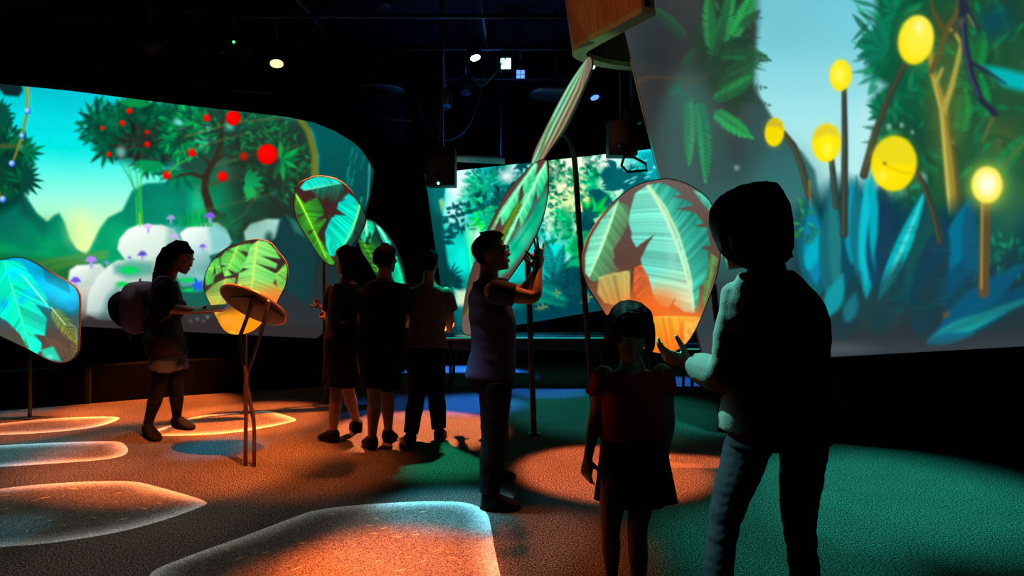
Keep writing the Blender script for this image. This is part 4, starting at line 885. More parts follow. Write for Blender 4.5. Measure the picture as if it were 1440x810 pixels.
def paint_board_tall():
    A = Art(640, 215, 790, 480, (86, 58, 52), 16)
    L1, L2 = (120, 240, 170), (40, 190, 130)
    A.blade([(752, 228), (756, 232), (752, 250), (745, 268), (737, 275), (735, 258), (731, 266), (728, 285), (722, 298), (706, 318), (704, 303), (694, 325), (686, 338), (680, 344), (690, 322), (706, 292), (730, 258)], [(756, 228), (722, 272), (682, 342)], (190, 255, 220), L1, L2, 1, .25, .3, .8, 2, width=14)
    A.blade([(768, 226), (770, 250), (764, 268), (756, 282), (754, 264), (748, 290), (738, 310), (732, 320), (730, 304), (722, 326), (712, 345), (704, 352), (712, 330), (724, 300), (744, 262)], [(768, 228), (738, 285), (706, 352)], (190, 255, 220), L1, L2, 2, .25, .3, .8, 2.4, width=16)
    A.glow(690, 318, 16, 20, (96, 60, 50), .5)
    for k in range(34):
        t = k / 33; x = 728 - 66 * t - 8 * math.sin(t * 2); y = 290 + 160 * t
        A.ellipse(x, y, 8 - 3 * t, 3.4, (124, 150, 50), 1.4, .9, -.9, (70, 100, 40))
        A.stroke([(x - 7, y + 5), (x + 6, y - 2)], 1.2, 1, (50, 46, 36), .8, .8)
    A.poly([(768, 266), (770, 280), (766, 300), (752, 330), (735, 356), (716, 380), (700, 392), (702, 366), (712, 346), (736, 318), (752, 292)], (40, 176, 130), 4, .95, col2=(50, 200, 150), grad=((766, 270), (710, 380)))
    A.glow(735, 330, 18, 26, (90, 210, 170), .7); A.glow(752, 290, 12, 20, (40, 130, 110), .7); A.glow(715, 360, 14, 20, (100, 220, 180), .6)
    for k in range(14): A.stroke([(700 + 4 * k, 380 - 6 * k), (716 + 4 * k, 362 - 6 * k)], 1.5, 1, (30, 140, 110), 1.2, .5)
    A.poly([(640, 480), (640, 446), (662, 440), (690, 452), (690, 480)], (104, 88, 82), 3)
    A.stroke([(688, 346), (672, 386), (656, 448)], 1.5, 1.5, (120, 80, 66), 1, .8)
    A.blur(640, 215, 790, 480, 1, 1, .3)
    return A
def paint_board_tip():
    A = Art(740, 70, 840, 250, (120, 108, 92), 17)
    A.poly([(828, 78), (800, 120), (772, 175), (748, 228), (756, 228), (790, 172), (820, 110)], (140, 160, 120), 1.5)
    for i, (c, off) in enumerate((((140, 240, 190), 0), ((60, 150, 110), 3), ((170, 220, 170), 6), ((80, 110, 80), 9), ((180, 180, 140), 12), ((100, 84, 66), 15), ((150, 140, 104), 18), ((110, 92, 78), 22), ((130, 112, 96), 27), ((104, 86, 80), 32))):
        A.stroke([(828, 80), (800 + off * .9, 122 + off * .3), (772 + off, 176 + off * .3), (750 + off * .8, 230)], 1.4, 4.2, c, .9)
    for k in range(16): A.stroke([(756 + 2 * k, 226 - 7.6 * k), (764 + 2.2 * k, 210 - 7.6 * k)], 2.2, 1.4, (110, 120, 60), .9, .6)
    A.glow(765, 215, 12, 30, (150, 110, 80), .5)
    return A
# ---------------------------------------------------------------- projection screens and leaf boards
GRADE = {3: (1.12, 1.08), 5: (1.06, 1.0), 7: (1.2, 1.08), 11: (1.3, 1.15), 13: (1.2, 1.1), 14: (1.2, 1.1), 16: (1.1, 1.1)}           # projector brightness and colour per screen
def set_picture(me, art, xy):
    c = art.sample(xy[:, 0], xy[:, 1]); g, sat = GRADE.get(art.seed, (1.0, 1.0))
    lum = c @ np.array([.2126, .7152, .0722]); c = np.clip((lum[:, None] + (c - lum[:, None]) * sat) * g, 0, 1.15)
    a = me.attributes.new('picture', 'FLOAT_COLOR', 'POINT')
    a.data.foreach_set('color', np.concatenate([c, np.ones((len(c), 1))], 1).astype(np.float32).ravel())
def grid_mesh(name, P, nx, ny):
    me = bpy.data.meshes.new(name)
    idx = np.arange(nx * ny).reshape(ny, nx)
    f = np.stack([idx[:-1, :-1], idx[1:, :-1], idx[1:, 1:], idx[:-1, 1:]], -1).reshape(-1, 4)
    me.vertices.add(len(P)); me.vertices.foreach_set('co', P.astype(np.float32).ravel())
    me.loops.add(f.size); me.loops.foreach_set('vertex_index', f.ravel().astype(np.int32))
    me.polygons.add(len(f)); me.polygons.foreach_set('loop_start', (np.arange(len(f)) * 4).astype(np.int32))
    me.update(calc_edges=True); me.validate()
    return me
def back_shell(name, loop, off, m, parent):
    """edge band and back plate behind a picture surface: loop of points pushed by off"""
    bm = bmesh.new()
    a = [bm.verts.new(p) for p in loop]; b = [bm.verts.new(p + off) for p in loop]; n = len(loop)
    for i in range(n): bm.faces.new((a[i], a[(i + 1) % n], b[(i + 1) % n], b[i]))
    bm.faces.new(b[::-1])
    bmesh.ops.triangulate(bm, faces=[f for f in bm.faces if len(f.verts) > 4])
    return obj(name, bm, m, parent, smooth=False)
def ray_plane(px, py, p0, n):
    d = np.stack([(np.asarray(px) - 720) / FOC, np.ones(len(px)), -(np.asarray(py) - HORIZON) / FOC], -1)
    o = np.array([0, 0, EYE]); n = np.array(n, float); t = ((np.array(p0) - o) @ n) / (d @ n)
    return o + d * t[:, None]
def screen(name, label, art, x0, x1, top, bottom, step, depth=None, plane=None, thick=.06, edge='grey_edge', skew=0.0):
    """a standing screen: its outline runs between a top and a bottom line; the art covers its face.
    depth: plan curve (column -> depth) for a curved upright screen; plane: (point, normal) for a flat one"""
    nx = int((x1 - x0) / step) + 1
    u = np.linspace(x0, x1, nx)
    yt, yb = np.interp(u, *zip(*top)), np.interp(u, *zip(*bottom))
    ny = int((yb - yt).max() / step) + 1
    v = np.linspace(0, 1, ny)[:, None]
    Y = yt[None] * (1 - v) + yb[None] * v
    X = np.repeat(u[None], ny, 0) + skew * (Y - yb.max())
    xs, ys = X.ravel(), Y.ravel()
    if plane: P = ray_plane(xs, ys, *plane)
    else:
        d = depth(xs); P = np.stack([(xs - 720) * d / FOC, d, EYE - (ys - HORIZON) * d / FOC], -1)
    base = V((float(P[:, 0].mean()), float(P[:, 1].mean()), float(P[:, 2].min())))
    root = thing(name, label, 'screen', base)
    Pl = P - np.array(base)
    me = grid_mesh('picture_surface', Pl, nx, ny); set_picture(me, art, np.stack([xs, ys], -1))
    obj('picture_surface', me, 'picture', root)
    G = Pl.reshape(ny, nx, 3); k = max(1, nx // 60)
    cols = list(range(0, nx, k)) + ([nx - 1] if (nx - 1) % k else [])
    q = max(1, ny // 30); rows = list(range(0, ny, q))[1:]
    loop = [G[0, i] for i in cols] + [G[j, nx - 1] for j in rows if j < ny - 1] + [G[ny - 1, i] for i in cols[::-1]] + [G[j, 0] for j in rows[::-1] if j < ny - 1]
    if plane:
        n = V(plane[1]).normalized(); off = -n * thick if n.y < 0 else n * thick
    else: off = V((0.012, thick, 0))
    back_shell('screen_back', [V(p) for p in loop], off, edge, root)
    return root
def board(name, label, art, outline, d, normal=(0, -1, 0), thick=.045, step=1.4, group=None, rings=None, centre=None, extra=None):
    """a leaf-shaped board standing in the hall: rounded outline, picture on its face, dark edge and back"""
    o = catmull([V((x, y, 0)) for x, y in outline], 12, True)
    o = np.array([(p.x, p.y) for p in o])
    seg = np.hypot(*(np.roll(o, -1, 0) - o).T); per = seg.sum(); na = int(per / step)
    s = np.concatenate([[0], np.cumsum(seg)]); oc = np.concatenate([o, o[:1]])
    t = np.arange(na) * per / na
    O = np.stack([np.interp(t, s, oc[:, 0]), np.interp(t, s, oc[:, 1])], -1)
    c = np.array(centre) if centre else O.mean(0)
    nr = rings or int(np.hypot(*(O - c).T).max() / step)
    k = np.linspace(.004, 1, nr)[:, None, None]
    X = (c + (O - c)[None] * k)
    xy = X.reshape(-1, 2)
    p0 = at(c[0], c[1], d)
    P = ray_plane(xy[:, 0], xy[:, 1], p0, normal)
    n = V(normal).normalized()
    foot = V((p0.x, p0.y, 0))
    root = thing(name, label, 'leaf board', foot, group)
    Pl = P - np.array(foot)
    idx = np.arange(nr * na).reshape(nr, na); nxt = np.roll(idx, -1, 1)
    f = np.stack([idx[:-1], nxt[:-1], nxt[1:], idx[1:]], -1).reshape(-1, 4)
    me = bpy.data.meshes.new('picture_surface')
    me.vertices.add(len(Pl)); me.vertices.foreach_set('co', Pl.astype(np.float32).ravel())
    me.loops.add(f.size); me.loops.foreach_set('vertex_index', f.ravel().astype(np.int32))
    me.polygons.add(len(f)); me.polygons.foreach_set('loop_start', (np.arange(len(f)) * 4).astype(np.int32))
    me.update(calc_edges=True); me.validate()
    set_picture(me, art, xy)
    obj('picture_surface', me, 'picture', root)
    # edge: a slightly larger rounded rim and back
    L = [V(p) for p in Pl.reshape(nr, na, 3)[-1][::max(1, na // 160)]]
    cen = sum(L, V()) / len(L)
    def grow(p, g): return p + (p - cen).normalized() * g
    front = n * -.003
    rings_ = [[p + front for p in L], [grow(p, .008) - n * .004 for p in L], [grow(p, .008) - n * (thick - .006) for p in L], [p - n * thick for p in L]]
    bm = bm_loft(bmesh.new(), rings_, True, False)
    vs_ = list(bm.verts)[-len(L):]
    cv = bm.verts.new(cen - n * thick)
    for i in range(len(L)): bm.faces.new((vs_[i], vs_[(i + 1) % len(L)], cv))
    bmesh.ops.recalc_face_normals(bm, faces=bm.faces[:])
    obj('board_edge', bm, 'board_edge', root)
    return root, foot, n
def add_pole(root, foot, pts, r=.02, base=.055, m='black_metal'):
    P = catmull(pts, 6)
    obj('pole', shift(tube(P, r, 12), foot), m, root)
    if base:
        b = P[-1]; obj('base_plate', shift(bm_disc(bmesh.new(), (b.x, b.y, .0065), (0, 0, 1), base, .012, 40, None, .003), foot), m, root)

ld = sorted([(-260, 6.15), (-120, 6.55), (0, 6.92), (120, 7.25), (270, 7.65), (420, 8.0), (470, 8.25), (500, 8.5), (530, 8.85)])
left_depth = lambda x: np.interp(x, *zip(*ld))
ART_L, ART_R, ART_M = paint_left(), paint_right(), paint_mid()
screen('curved_projection_screen', 'curved wide screen showing white boulders, mushrooms and a tree with red berries', ART_L, -62, 524,
       [(-62, 110), (0, 118), (100, 128), (250, 147), (400, 164), (440, 172), (470, 184), (495, 199), (508, 211), (519, 228), (524, 240)],
       [(-62, 455), (0, 456), (110, 459), (446, 476), (455, 466), (470, 425), (500, 340), (518, 278), (524, 243)], 1.4, depth=left_depth)
rn = V((.5, 1.17, 0)).normalized()
rplane = (np.array(right_b) - np.array(rn) * .10, tuple(-rn))
# the near screen leans: its short side runs from top to foot on a slant
def right_screen():
    x0, x1 = 870, 1600
    root = screen('leaning_projection_screen', 'tall screen showing glowing yellow globe flowers over cyan leaves', ART_R, 985, 1600,
                  [(985, -110), (1600, -110)], [(985, 508), (1100, 505), (1170, 502), (1440, 487), (1600, 478)], 1.6, plane=rplane, thick=.06, skew=.0)
    return root
def slanted_screen(name, label, art, plane, tl, bl, tr, br, step, thick=.06):
    """a flat screen whose four corners are given as picture points"""
    n1 = int(max(tr[0] - tl[0], br[0] - bl[0]) / step) + 1; n2 = int(max(bl[1] - tl[1], br[1] - tr[1]) / step) + 1
    u = np.linspace(0, 1, n1)[None, :, None]; v = np.linspace(0, 1, n2)[:, None, None]
    a, b, c, d = [np.array(p, float) for p in (tl, tr, bl, br)]
    XY = ((a * (1 - u) + b * u) * (1 - v) + (c * (1 - u) + d * u) * v).reshape(-1, 2)
    P = ray_plane(XY[:, 0], XY[:, 1], *plane)
    base = V((float(P[:, 0].mean()), float(P[:, 1].mean()), float(P[:, 2].min())))
    root = thing(name, label, 'screen', base)
    Pl = P - np.array(base)
    me = grid_mesh('picture_surface', Pl, n1, n2); set_picture(me, art, XY); obj('picture_surface', me, 'picture', root)
    G = Pl.reshape(n2, n1, 3); n = V(plane[1]).normalized()
    cs = [V(G[0, 0]), V(G[0, -1]), V(G[-1, -1]), V(G[-1, 0])]
    mid = sum(cs, V()) / 4
    back_shell('screen_back', [p + n * .001 + (p - mid).normalized() * .0 for p in cs], -n * thick, 'grey_edge', root)
    e = [p + n * .004 for p in cs]
    obj('side_trim', tube([e[0], e[3]], .008, 6), 'grey_edge', root)
    return root
slanted_screen('leaning_projection_screen', 'tall leaning screen showing glowing yellow globe flowers above cyan leaves', ART_R, rplane, (852, -60), (990, 512), (1600, -60), (1600, 478), 1.6)
slanted_screen('jungle_projection_screen', 'far screen at the hall end showing a bright aqua jungle', ART_M, ((0, 9.7, 1), (.05, -1, 0)), (597, 245), (630, 474), (940, 207), (940, 420), 1.4)
screen_far = [o for o in bpy.data.objects if o.name.startswith('jungle_projection')][0]
for px in (640, 770, 900):
    q = at(px, 440, 9.85); obj('post', shift(tube([V((q.x, q.y, 1.6)), V((q.x, q.y, 0))], .03, 8), screen_far.location), 'black_metal', screen_far)

G_B = None
b1, f1, n1 = board('leaf_board', 'cyan and green banana-leaf board standing lowest at the outer edge before the boulders', paint_board_far_left(),
    [(-60, 370), (-20, 364), (0, 366), (20, 363), (40, 366), (70, 383), (98, 399), (108, 410), (111, 425), (110, 480), (108, 495), (99, 506), (84, 510), (66, 505), (40, 491), (0, 472), (-40, 454), (-80, 438), (-90, 400)], 6.3, (.25, -1, 0))
add_pole(b1, f1, [at(42, 470, 6.36), at(42, 520, 6.36), ground(42, 370 + 1392 / 6.36)], .018)
b2, f2, n2 = board('leaf_board', 'lime green leaf board with a glowing orange foot behind the round tilted table', paint_board_lectern(),
    [(287, 402), (290, 384), (300, 366), (318, 350), (340, 341), (362, 337), (380, 342), (390, 354), (401, 368), (404, 382), (402, 398), (394, 415), (380, 440), (360, 462), (345, 469), (328, 470), (315, 464), (305, 448), (297, 430), (290, 415)], 6.5, (.2, -1, .02))
add_pole(b2, f2, [at(345, 440, 6.58), at(345, 520, 6.58), ground(345, 370 + 1392 / 6.58)], .018)
b3, f3, n3 = board('leaf_board', 'dark leaf board on a tall pole with one teal and one olive leaf', paint_board_upper(),
    [(413, 282), (416, 266), (424, 256), (440, 249), (455, 248), (475, 253), (490, 265), (505, 285), (513, 302), (513, 314), (505, 331), (490, 351), (476, 369), (468, 373), (455, 366), (440, 346), (425, 323), (416, 305)], 6.9, (.15, -1, 0))
add_pole(b3, f3, [at(456, 300, 6.98), at(456, 420, 6.98), at(457, 500, 6.98), ground(458, 370 + 1392 / 6.98)], .018, .13)
b4, f4, n4 = board('leaf_board', 'narrow teal leaf board half hidden behind the standing visitors', paint_board_behind(),
    [(504, 340), (504, 320), (512, 309), (525, 311), (540, 325), (555, 346), (566, 375), (571, 405), (568, 424), (556, 428), (540, 408), (522, 374), (508, 352)], 7.3, (.1, -1, 0))
add_pole(b4, f4, [at(552, 390, 7.38), at(552, 450, 7.38), ground(553, 370 + 1392 / 7.38)], .018)
b5, f5, n5 = board('leaf_board', 'largest rounded leaf board with pale torn leaves and orange lower half', paint_board_round(),
    [(820, 375), (822, 350), (832, 325), (848, 302), (866, 282), (890, 264), (915, 255), (945, 253), (975, 264), (998, 284), (1007, 312), (1011, 340), (1012, 362), (1005, 395), (990, 435), (975, 468), (960, 487), (940, 496), (920, 495), (900, 487), (880, 470), (855, 445), (838, 420), (825, 398)], 5.0, (-.08, -1, 0))
add_pole(b5, f5, [at(1003, 400, 5.08), at(1012, 480, 5.08), at(1024, 560, 5.08), ground(1034, 370 + 1392 / 5.08)], .024)
b6, f6, n6 = board('leaf_board', 'tall slanting feather leaf board with green plumes behind the man in glasses', paint_board_tall(),
    [(769, 226), (771, 250), (768, 285), (758, 320), (740, 355), (720, 385), (703, 412), (692, 448), (677, 466), (662, 471), (652, 468), (650, 455), (652, 430), (660, 390), (675, 350), (690, 315), (710, 275), (735, 245), (752, 229)], 5.85, (-.15, -1, .03), centre=(712, 345))
add_pole(b6, f6, [at(722, 364, 5.93), at(731, 359, 5.93), at(738, 361, 5.93), at(742, 368, 5.93), at(743, 390, 5.93), at(747, 500, 5.84), ground(751, 370 + 1392 / 5.78)], .026)
b7, f7, n7 = board('leaf_board', 'thin striped leaf blade seen almost edge-on reaching up to the wooden canopy', paint_board_tip(),
    [(829, 80), (832, 92), (825, 112), (812, 141), (795, 176), (776, 206), (762, 225), (748, 230), (752, 212), (765, 185), (785, 145), (805, 110), (820, 89)], 6.05, (-.5, -1, .1), centre=(790, 156))
add_pole(b7, f7, [at(770, 190, 6.3), at(785, 186, 6.28), at(798, 192, 6.25), at(806, 212, 6.2), at(810, 250, 6.2), at(816, 340, 6.15), at(826, 470, 6.1), ground(836, 370 + 1392 / 6.05)], .026)
# ---------------------------------------------------------------- projected stone-shaped light, painted as pale shapes on the carpet
def stone(label, outline, rim=.05, flecks=0):
    L = [ground(x, y) for x, y in outline]
    L = catmull(L, 10, True)
    c = sum(L, V()) / len(L)
    seg = [(L[(i + 1) % len(L)] - L[i]).length for i in range(len(L))]; per = sum(seg); n = 180
    acc = np.concatenate([[0], np.cumsum(seg)]); LL = L + [L[0]]
    q = [per * i / n for i in range(n)]
    pts = [V((float(np.interp(s, acc, [p.x for p in LL])), float(np.interp(s, acc, [p.y for p in LL])), 0)) for s in q]
    root = thing('stone_light_shape', label, 'floor inlay', (c.x, c.y, 0), 'stone shapes of painted light on the carpet')
    nrm = []
    for i in range(n):
        t = (pts[(i + 1) % n] - pts[i - 1]).normalized(); m = V((t.y, -t.x, 0))
        nrm.append(m if m.dot(pts[i] - c) > 0 else -m)
    m2 = np.array([[q_.x - c.x, q_.y - c.y] for q_ in pts]); ev, ew = np.linalg.eigh(m2.T @ m2)
    ax = ew[:, 1]; pr, ps = m2 @ ax, m2 @ ew[:, 0]
    wd = (ps.max() - ps.min()) / 2; lo, hi = pr.min() + wd * 1.1, pr.max() - wd * 1.1
    spine = [V((ax[0] * t_, ax[1] * t_, 0)) + c for t_ in (np.clip(pr, lo, hi) if hi > lo else pr * 0 + (lo + hi) / 2)]
    def ring(off_, z):
        R_ = []
        for i in range(n):
            d_ = spine[i] - pts[i]; R_.append(pts[i] + d_.normalized() * min(off_, .85 * d_.length) - c + V((0, 0, z)))
        return R_
    def build(name, offs, vals, zs, fill):
        rr = [ring(o_, z) for o_, z in zip(offs, zs)]
        if fill: rr.append([spine[i] - c + V((0, 0, zs[-1])) for i in range(n)])
        bm = bm_loft(bmesh.new(), rr, True, False)
        nv = len(bm.verts); me = bpy.data.meshes.new(name); bm.to_mesh(me); bm.free()
        a = me.attributes.new('light_rim', 'FLOAT', 'POINT')
        v = np.repeat(vals, n); v = np.concatenate([v, np.zeros(nv - len(v))]); a.data.foreach_set('value', v.astype(np.float32))
        return obj(name, me, 'stone', root, smooth=False)
    build('light_rim', [0, 0, rim * .35, rim], [1, 1, 1, .62], [0, .002, .0022, .0022], False)  # bright outline of the projection painted pale, fading inward
    build('light_field', [rim, rim * 1.6, rim * 2.4, rim * 3.4], [.62, .32, .12, 0], [.0022, .0022, .0022, .0022], True)
    if flecks:
        rr = random.Random(flecks); bm = bmesh.new()
        for _ in range(flecks):
            i = rr.randrange(n); t_ = rr.uniform(.15, .8); p_ = pts[i] * (1 - t_) + spine[i] * t_ - c; a_ = rr.uniform(-.5, .9); L_ = rr.uniform(.015, .03)
            d_ = V((math.cos(a_), math.sin(a_), 0)); s_ = V((-d_.y, d_.x, 0)); b_ = rr.uniform(-.008, .008)
            q_ = [p_ - d_ * L_, p_ + s_ * (b_ + .0022), p_ + d_ * L_, p_ + s_ * (b_ - .0022)]
            bm_loft(bm, [[v_ + V((0, 0, .0020)) for v_ in q_], [v_ + V((0, 0, .0034)) for v_ in q_]])
        f_ = obj('painted_fish_dashes', bm, 'fleck', root, smooth=False); f_['kind'] = 'stuff'  # projected dashes of light built as thin pale slivers
    return root
stone('largest pale stone shape of painted light on the carpet, orange lit, in the very front', [(212, 807), (228, 797), (280, 777), (350, 752), (410, 729), (445, 718), (500, 711), (580, 706), (640, 706), (668, 711), (684, 722), (690, 740), (696, 775), (704, 812), (708, 836), (640, 858), (400, 868), (235, 845), (208, 822)], flecks=26)
stone('broad brown stone shape of painted light with a rounded point beside the largest one', [(-80, 704), (0, 688), (80, 680), (150, 677), (190, 678), (222, 685), (268, 698), (287, 705), (290, 709), (270, 718), (220, 735), (160, 750), (80, 763), (0, 770), (-80, 776)], flecks=22)
stone('narrow stone shape of painted light, half teal half rust before the long orange one', [(-70, 637), (0, 627), (100, 622), (158, 621), (173, 624), (180, 633), (172, 641), (140, 647), (60, 653), (0, 657), (-70, 664)])
stone('long bright orange stone shape of painted light beneath the ledge of the boulder screen', [(-70, 602), (0, 596), (60, 590), (110, 587), (150, 586), (168, 588), (152, 596), (120, 603), (60, 609), (0, 612), (-70, 617)])
stone('orange stone shape of painted light under the feet of the woman with the backpack', [(218, 612), (222, 604), (250, 596), (268, 588), (300, 583), (350, 580), (375, 578), (400, 584), (416, 590), (405, 595), (370, 602), (340, 607), (300, 611), (250, 613)])

# ---------------------------------------------------------------- round tilted table on two bent legs
tb = ground(350, 655); dT = tb.y
root = thing('tilted_table', 'round table tilted like a lectern on two crossing bent copper legs', 'table', tb)
top_c = at(357, 429, dT); tn = V((.30, .53, .80)).normalized()
obj('tabletop', shift(bm_disc(bmesh.new(), top_c, tn, .245, .022, 72, None, .006), tb), 'table_under', root)
bm = bm_loft(bmesh.new(), [], True, False) if False else bmesh.new()
q = tn.to_track_quat('Z', 'Y').to_matrix()
bm_tube(bm, [top_c + tn * .0 + q @ V((.246 * math.cos(u), .246 * math.sin(u), 0)) for u in [2 * math.pi * i / 72 for i in range(73)]], .011, 8)
obj('edge_band', shift(bm, tb), 'table_edge', root)
def on_top(px, py):
    o = V((0, 0, EYE)); d = V(((px - 720) / FOC, 1, -(py - HORIZON) / FOC)); p0 = top_c - tn * .022
    return o + d * ((p0 - o).dot(tn) / d.dot(tn))
for A_, B_ in (((327, 417), (356, 418)), ((356, 418), (400, 446))):
    obj('brace', shift(tube([on_top(*A_), on_top(*B_)], .006, 8), tb), 'black_metal', root)
l1 = [on_top(357, 417), at(348, 445, dT + .03), at(337, 474, dT + .02), at(338, 485, dT + .02), at(346, 525, dT), at(346, 560, dT), at(345.5, 610, dT), ground(345, 655)]
l2 = [on_top(378, 423), at(369, 462, dT + .05), at(357, 500, dT + .03), at(347, 527, dT + .03), at(348, 545, dT + .03), at(353, 572, dT), at(357, 592, dT), at(357.5, 610, dT), ground(357.5, 656)]
for L_ in (l1, l2):
    obj('leg', shift(tube(L_, .014, 12), tb), 'bronze', root)

# ---------------------------------------------------------------- long low display benches at the far end
def bench(label, x0, x1, y0, depth, h, legs):
    c = V(((x0 + x1) / 2, y0 + depth / 2, 0))
    r = thing('display_bench', label, 'bench', c, 'low benches at the far end')
    obj('bench_top', shift(box((c.x, c.y, h - .02), (x1 - x0, depth, .04), None, .006), c), 'gloss_black', r)
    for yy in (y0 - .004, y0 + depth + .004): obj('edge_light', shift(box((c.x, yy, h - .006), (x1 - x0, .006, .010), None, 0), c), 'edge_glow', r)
    obj('apron', shift(box((c.x, c.y, h - .10), (x1 - x0 - .1, depth - .1, .12), None, .004), c), 'black_metal', r)
    for lx in legs:
        for ly in (y0 + .05, y0 + depth - .05):
            obj('leg', shift(tube([(lx, ly, h - .05), (lx, ly, 0)], .018, 8), c), 'black_metal', r)
bench('long black glossy bench catching teal light below the jungle screen', -1.75, 1.16, 7.95, .55, .585, (-1.5, -.72, -.43, .25, 1.05))
bench('short black bench with thin legs behind the girl in red', 1.5, 2.6, 7.6, .5, .5, (1.55, 2.02, 2.12, 2.5))
c = ground(110, 568); r = thing('plinth_box', 'small black box standing before the low ledge at the wall', 'box', c)
obj('box_body', box((0, .11, .18), (.24, .22, .36), None, .01), 'black_metal', r); obj('box_lid', box((0, .11, .367), (.25, .23, .014), None, .004), 'gloss_black', r)

# ---------------------------------------------------------------- bent wooden canopy overhead
root = thing('wooden_canopy', 'bent wooden band with pale lower rim hanging over the leaning screen edge', 'canopy', (.8, 6.1, 3.4))
path = catmull([(1.04, 5.32, 0), (.84, 5.74, 0), (.69, 6.06, 0), (.605, 6.28, 0), (.60, 6.42, 0), (.67, 6.56, 0), (.86, 6.74, 0), (1.1, 6.86, 0), (1.35, 6.92, 0)], 5)
out, inn = [], []
for i, p in enumerate(path):
    t = (path[min(i + 1, len(path) - 1)] - path[max(i - 1, 0)]).normalized(); n = V((t.y, -t.x, 0))
    if n.x > 0 and i < 10: n = -n
    out.append((p, n))
def nrm_out(i):
    p, n = out[i]; c0 = V((1.3, 6.25, 0)); n = n if n.dot(p - c0) > 0 else -n
    return n
def band(z0, z1, o0, o1, th):
    rings = []
    for i, (p, _) in enumerate(out):
        n = nrm_out(i)
        rings.append([p + n * o0 + V((0, 0, z0)), p + n * o1 + V((0, 0, z1)), p + n * (o1 - th) + V((0, 0, z1)), p + n * (o0 - th) + V((0, 0, z0))])
    return rings
off = V((.8, 6.1, 3.4))
obj('rim', shift(bm_loft(bmesh.new(), band(3.40, 3.45, .03, .035, .13)), off), 'wood_rim', root, smooth=False)
obj('outer_skin', shift(bm_loft(bmesh.new(), band(3.452, 4.6, .034, .20, .03)), off), 'wood', root, smooth=False)
obj('lining', shift(bm_loft(bmesh.new(), band(3.452, 4.6, -.07, .06, .02)), off), 'wood_dark', root, smooth=False)
rings = band(4.58, 4.6, .1, .1, .1)
bm = bmesh.new(); bm.faces.new([bm.verts.new(p + nrm_out(i) * .1 + V((0, 0, 4.6))) for i, (p, _) in enumerate(out)])
bmesh.ops.triangulate(bm, faces=bm.faces[:]); obj('closed_top', shift(bm, off), 'wood_dark', root, smooth=False)
for k, (x, y) in enumerate(((.8, 6.1), (1.1, 6.7))): obj('hanger', shift(tube([(x, y, 4.6), (x, y, 4.9)], .015, 8), off), 'black_metal', root)

# ---------------------------------------------------------------- stage gear under the ceiling
def pipe(label, a, b, r=.025):
    o = obj('ceiling_pipe', tube([a, b], r, 10), 'gear'); tag(o, label, 'pipe', 'black pipes under the ceiling')
pipe('black lighting pipe carrying the teal and blue lamps', (-5, 9.15, 4.32), (5, 9.15, 4.32))
pipe('black pipe nearest above the red-berry tree screen', (-6, 7.75, 4.25), (1.2, 7.75, 4.25))
pipe('black pipe farthest back above the jungle screen', (-4, 10.2, 4.2), (4, 10.2, 4.2))
pipe('black pipe running lengthwise above the tall feather board', (-.35, 7.3, 4.42), (-.35, 11.2, 4.42))
pipe('black pipe running lengthwise over the curved screen end', (-2.4, 7.2, 4.40), (-2.4, 11.2, 4.40))
def par(label, p, lens, aim=(0, -.45, -1), n=1, r=.085, length=.2, up=None, light=None):
    """a hanging theatre lamp: can, yoke, clamp, lens (one round, or four square LEDs)"""
    p = V(p); q = V(aim).normalized(); root = thing('stage_lamp', label, 'stage lamp', p, 'stage lamps under the ceiling')
    up = 4.902
    obj('lamp_can', tube([-q * length, -q * .02, V((0, 0, 0)), q * .01], [r * .75, r, r, r * .96], 18), 'gear', root)
    s = q.cross(V((0, 1, 0))); s = s.normalized() if s.length > .1 else V((1, 0, 0)); s = V((1, 0, 0))
    obj('yoke', tube([s * (r + .015) - q * .08, s * (r + .015) + V((0, 0, .12)) - q * .08, V((0, 0, .2)) - q * .08, -s * (r + .015) + V((0, 0, .12)) - q * .08, -s * (r + .015) - q * .08], .009, 8), 'gear', root)
    obj('hanger', tube([V((0, 0, .2)) - q * .08, V((0, 0, max(.25, up - p.z))) - q * .08], .014, 8), 'gear', root)
    m3 = q.to_track_quat('Z', 'Y').to_matrix()
    if n == 4:
        for a in (-1, 1):
            for b in (-1, 1):
                obj('led_lens', bm_box(bmesh.new(), q * .018 + m3 @ V((a * r * .42, b * r * .42, 0)), (r * .72, r * .72, .012), m3), lens, root, smooth=False)
    elif lens: obj('lens', bm_disc(bmesh.new(), q * .016, q, r * .86, .012, 28), lens, root)
    else: obj('front_ring', bm_tube(bmesh.new(), [q * .012 + m3 @ V((r * math.cos(u), r * math.sin(u), 0)) for u in [2 * math.pi * i / 28 for i in range(29)]], .006, 6), 'dark_steel', root)
    if light:
        L = bpy.data.lights.new('lamp_glow', 'SPOT'); L.energy = light[1]; L.color = light[0]; L.spot_size = 1.2; L.spot_blend = .8; L.shadow_soft_size = .05
        lo = bpy.data.objects.new('lamp_glow', L); COL.objects.link(lo); lo.parent = root; lo.location = q * .05; lo.rotation_euler = q.to_track_quat('-Z', 'Y').to_euler()
    return root
par('small tilted teal lamp, first of the cluster from the berry screen', at(668, 80, 9.1), 'lens_teal', (.3, -.25, -1), 1, .075)
par('brightest square four-cell teal lamp in the ceiling cluster', at(711, 89, 9.1), 'lens_teal', (0, -1, -.55), 4, .085)
par('deep blue four-cell lamp lowest in the ceiling cluster', at(732, 104, 9.3), 'lens_blue', (0, -1, -.5), 4, .07)
par('blue lamp beside the slanted edge of the leaning screen', at(836, 136, 9.6), 'lens_blue', (.3, -.35, -1), 1, .07)
par('teal lamp peeping out under the wooden canopy rim', at(831, 93, 9.0), 'lens_teal', (.1, -.25, -1), 1, .06)
par('warm white can lamp glowing alone above the red-berry tree', at(389, 88, 7.85), 'lens_warm', (.15, -.35, -1), 1, .085, .2)
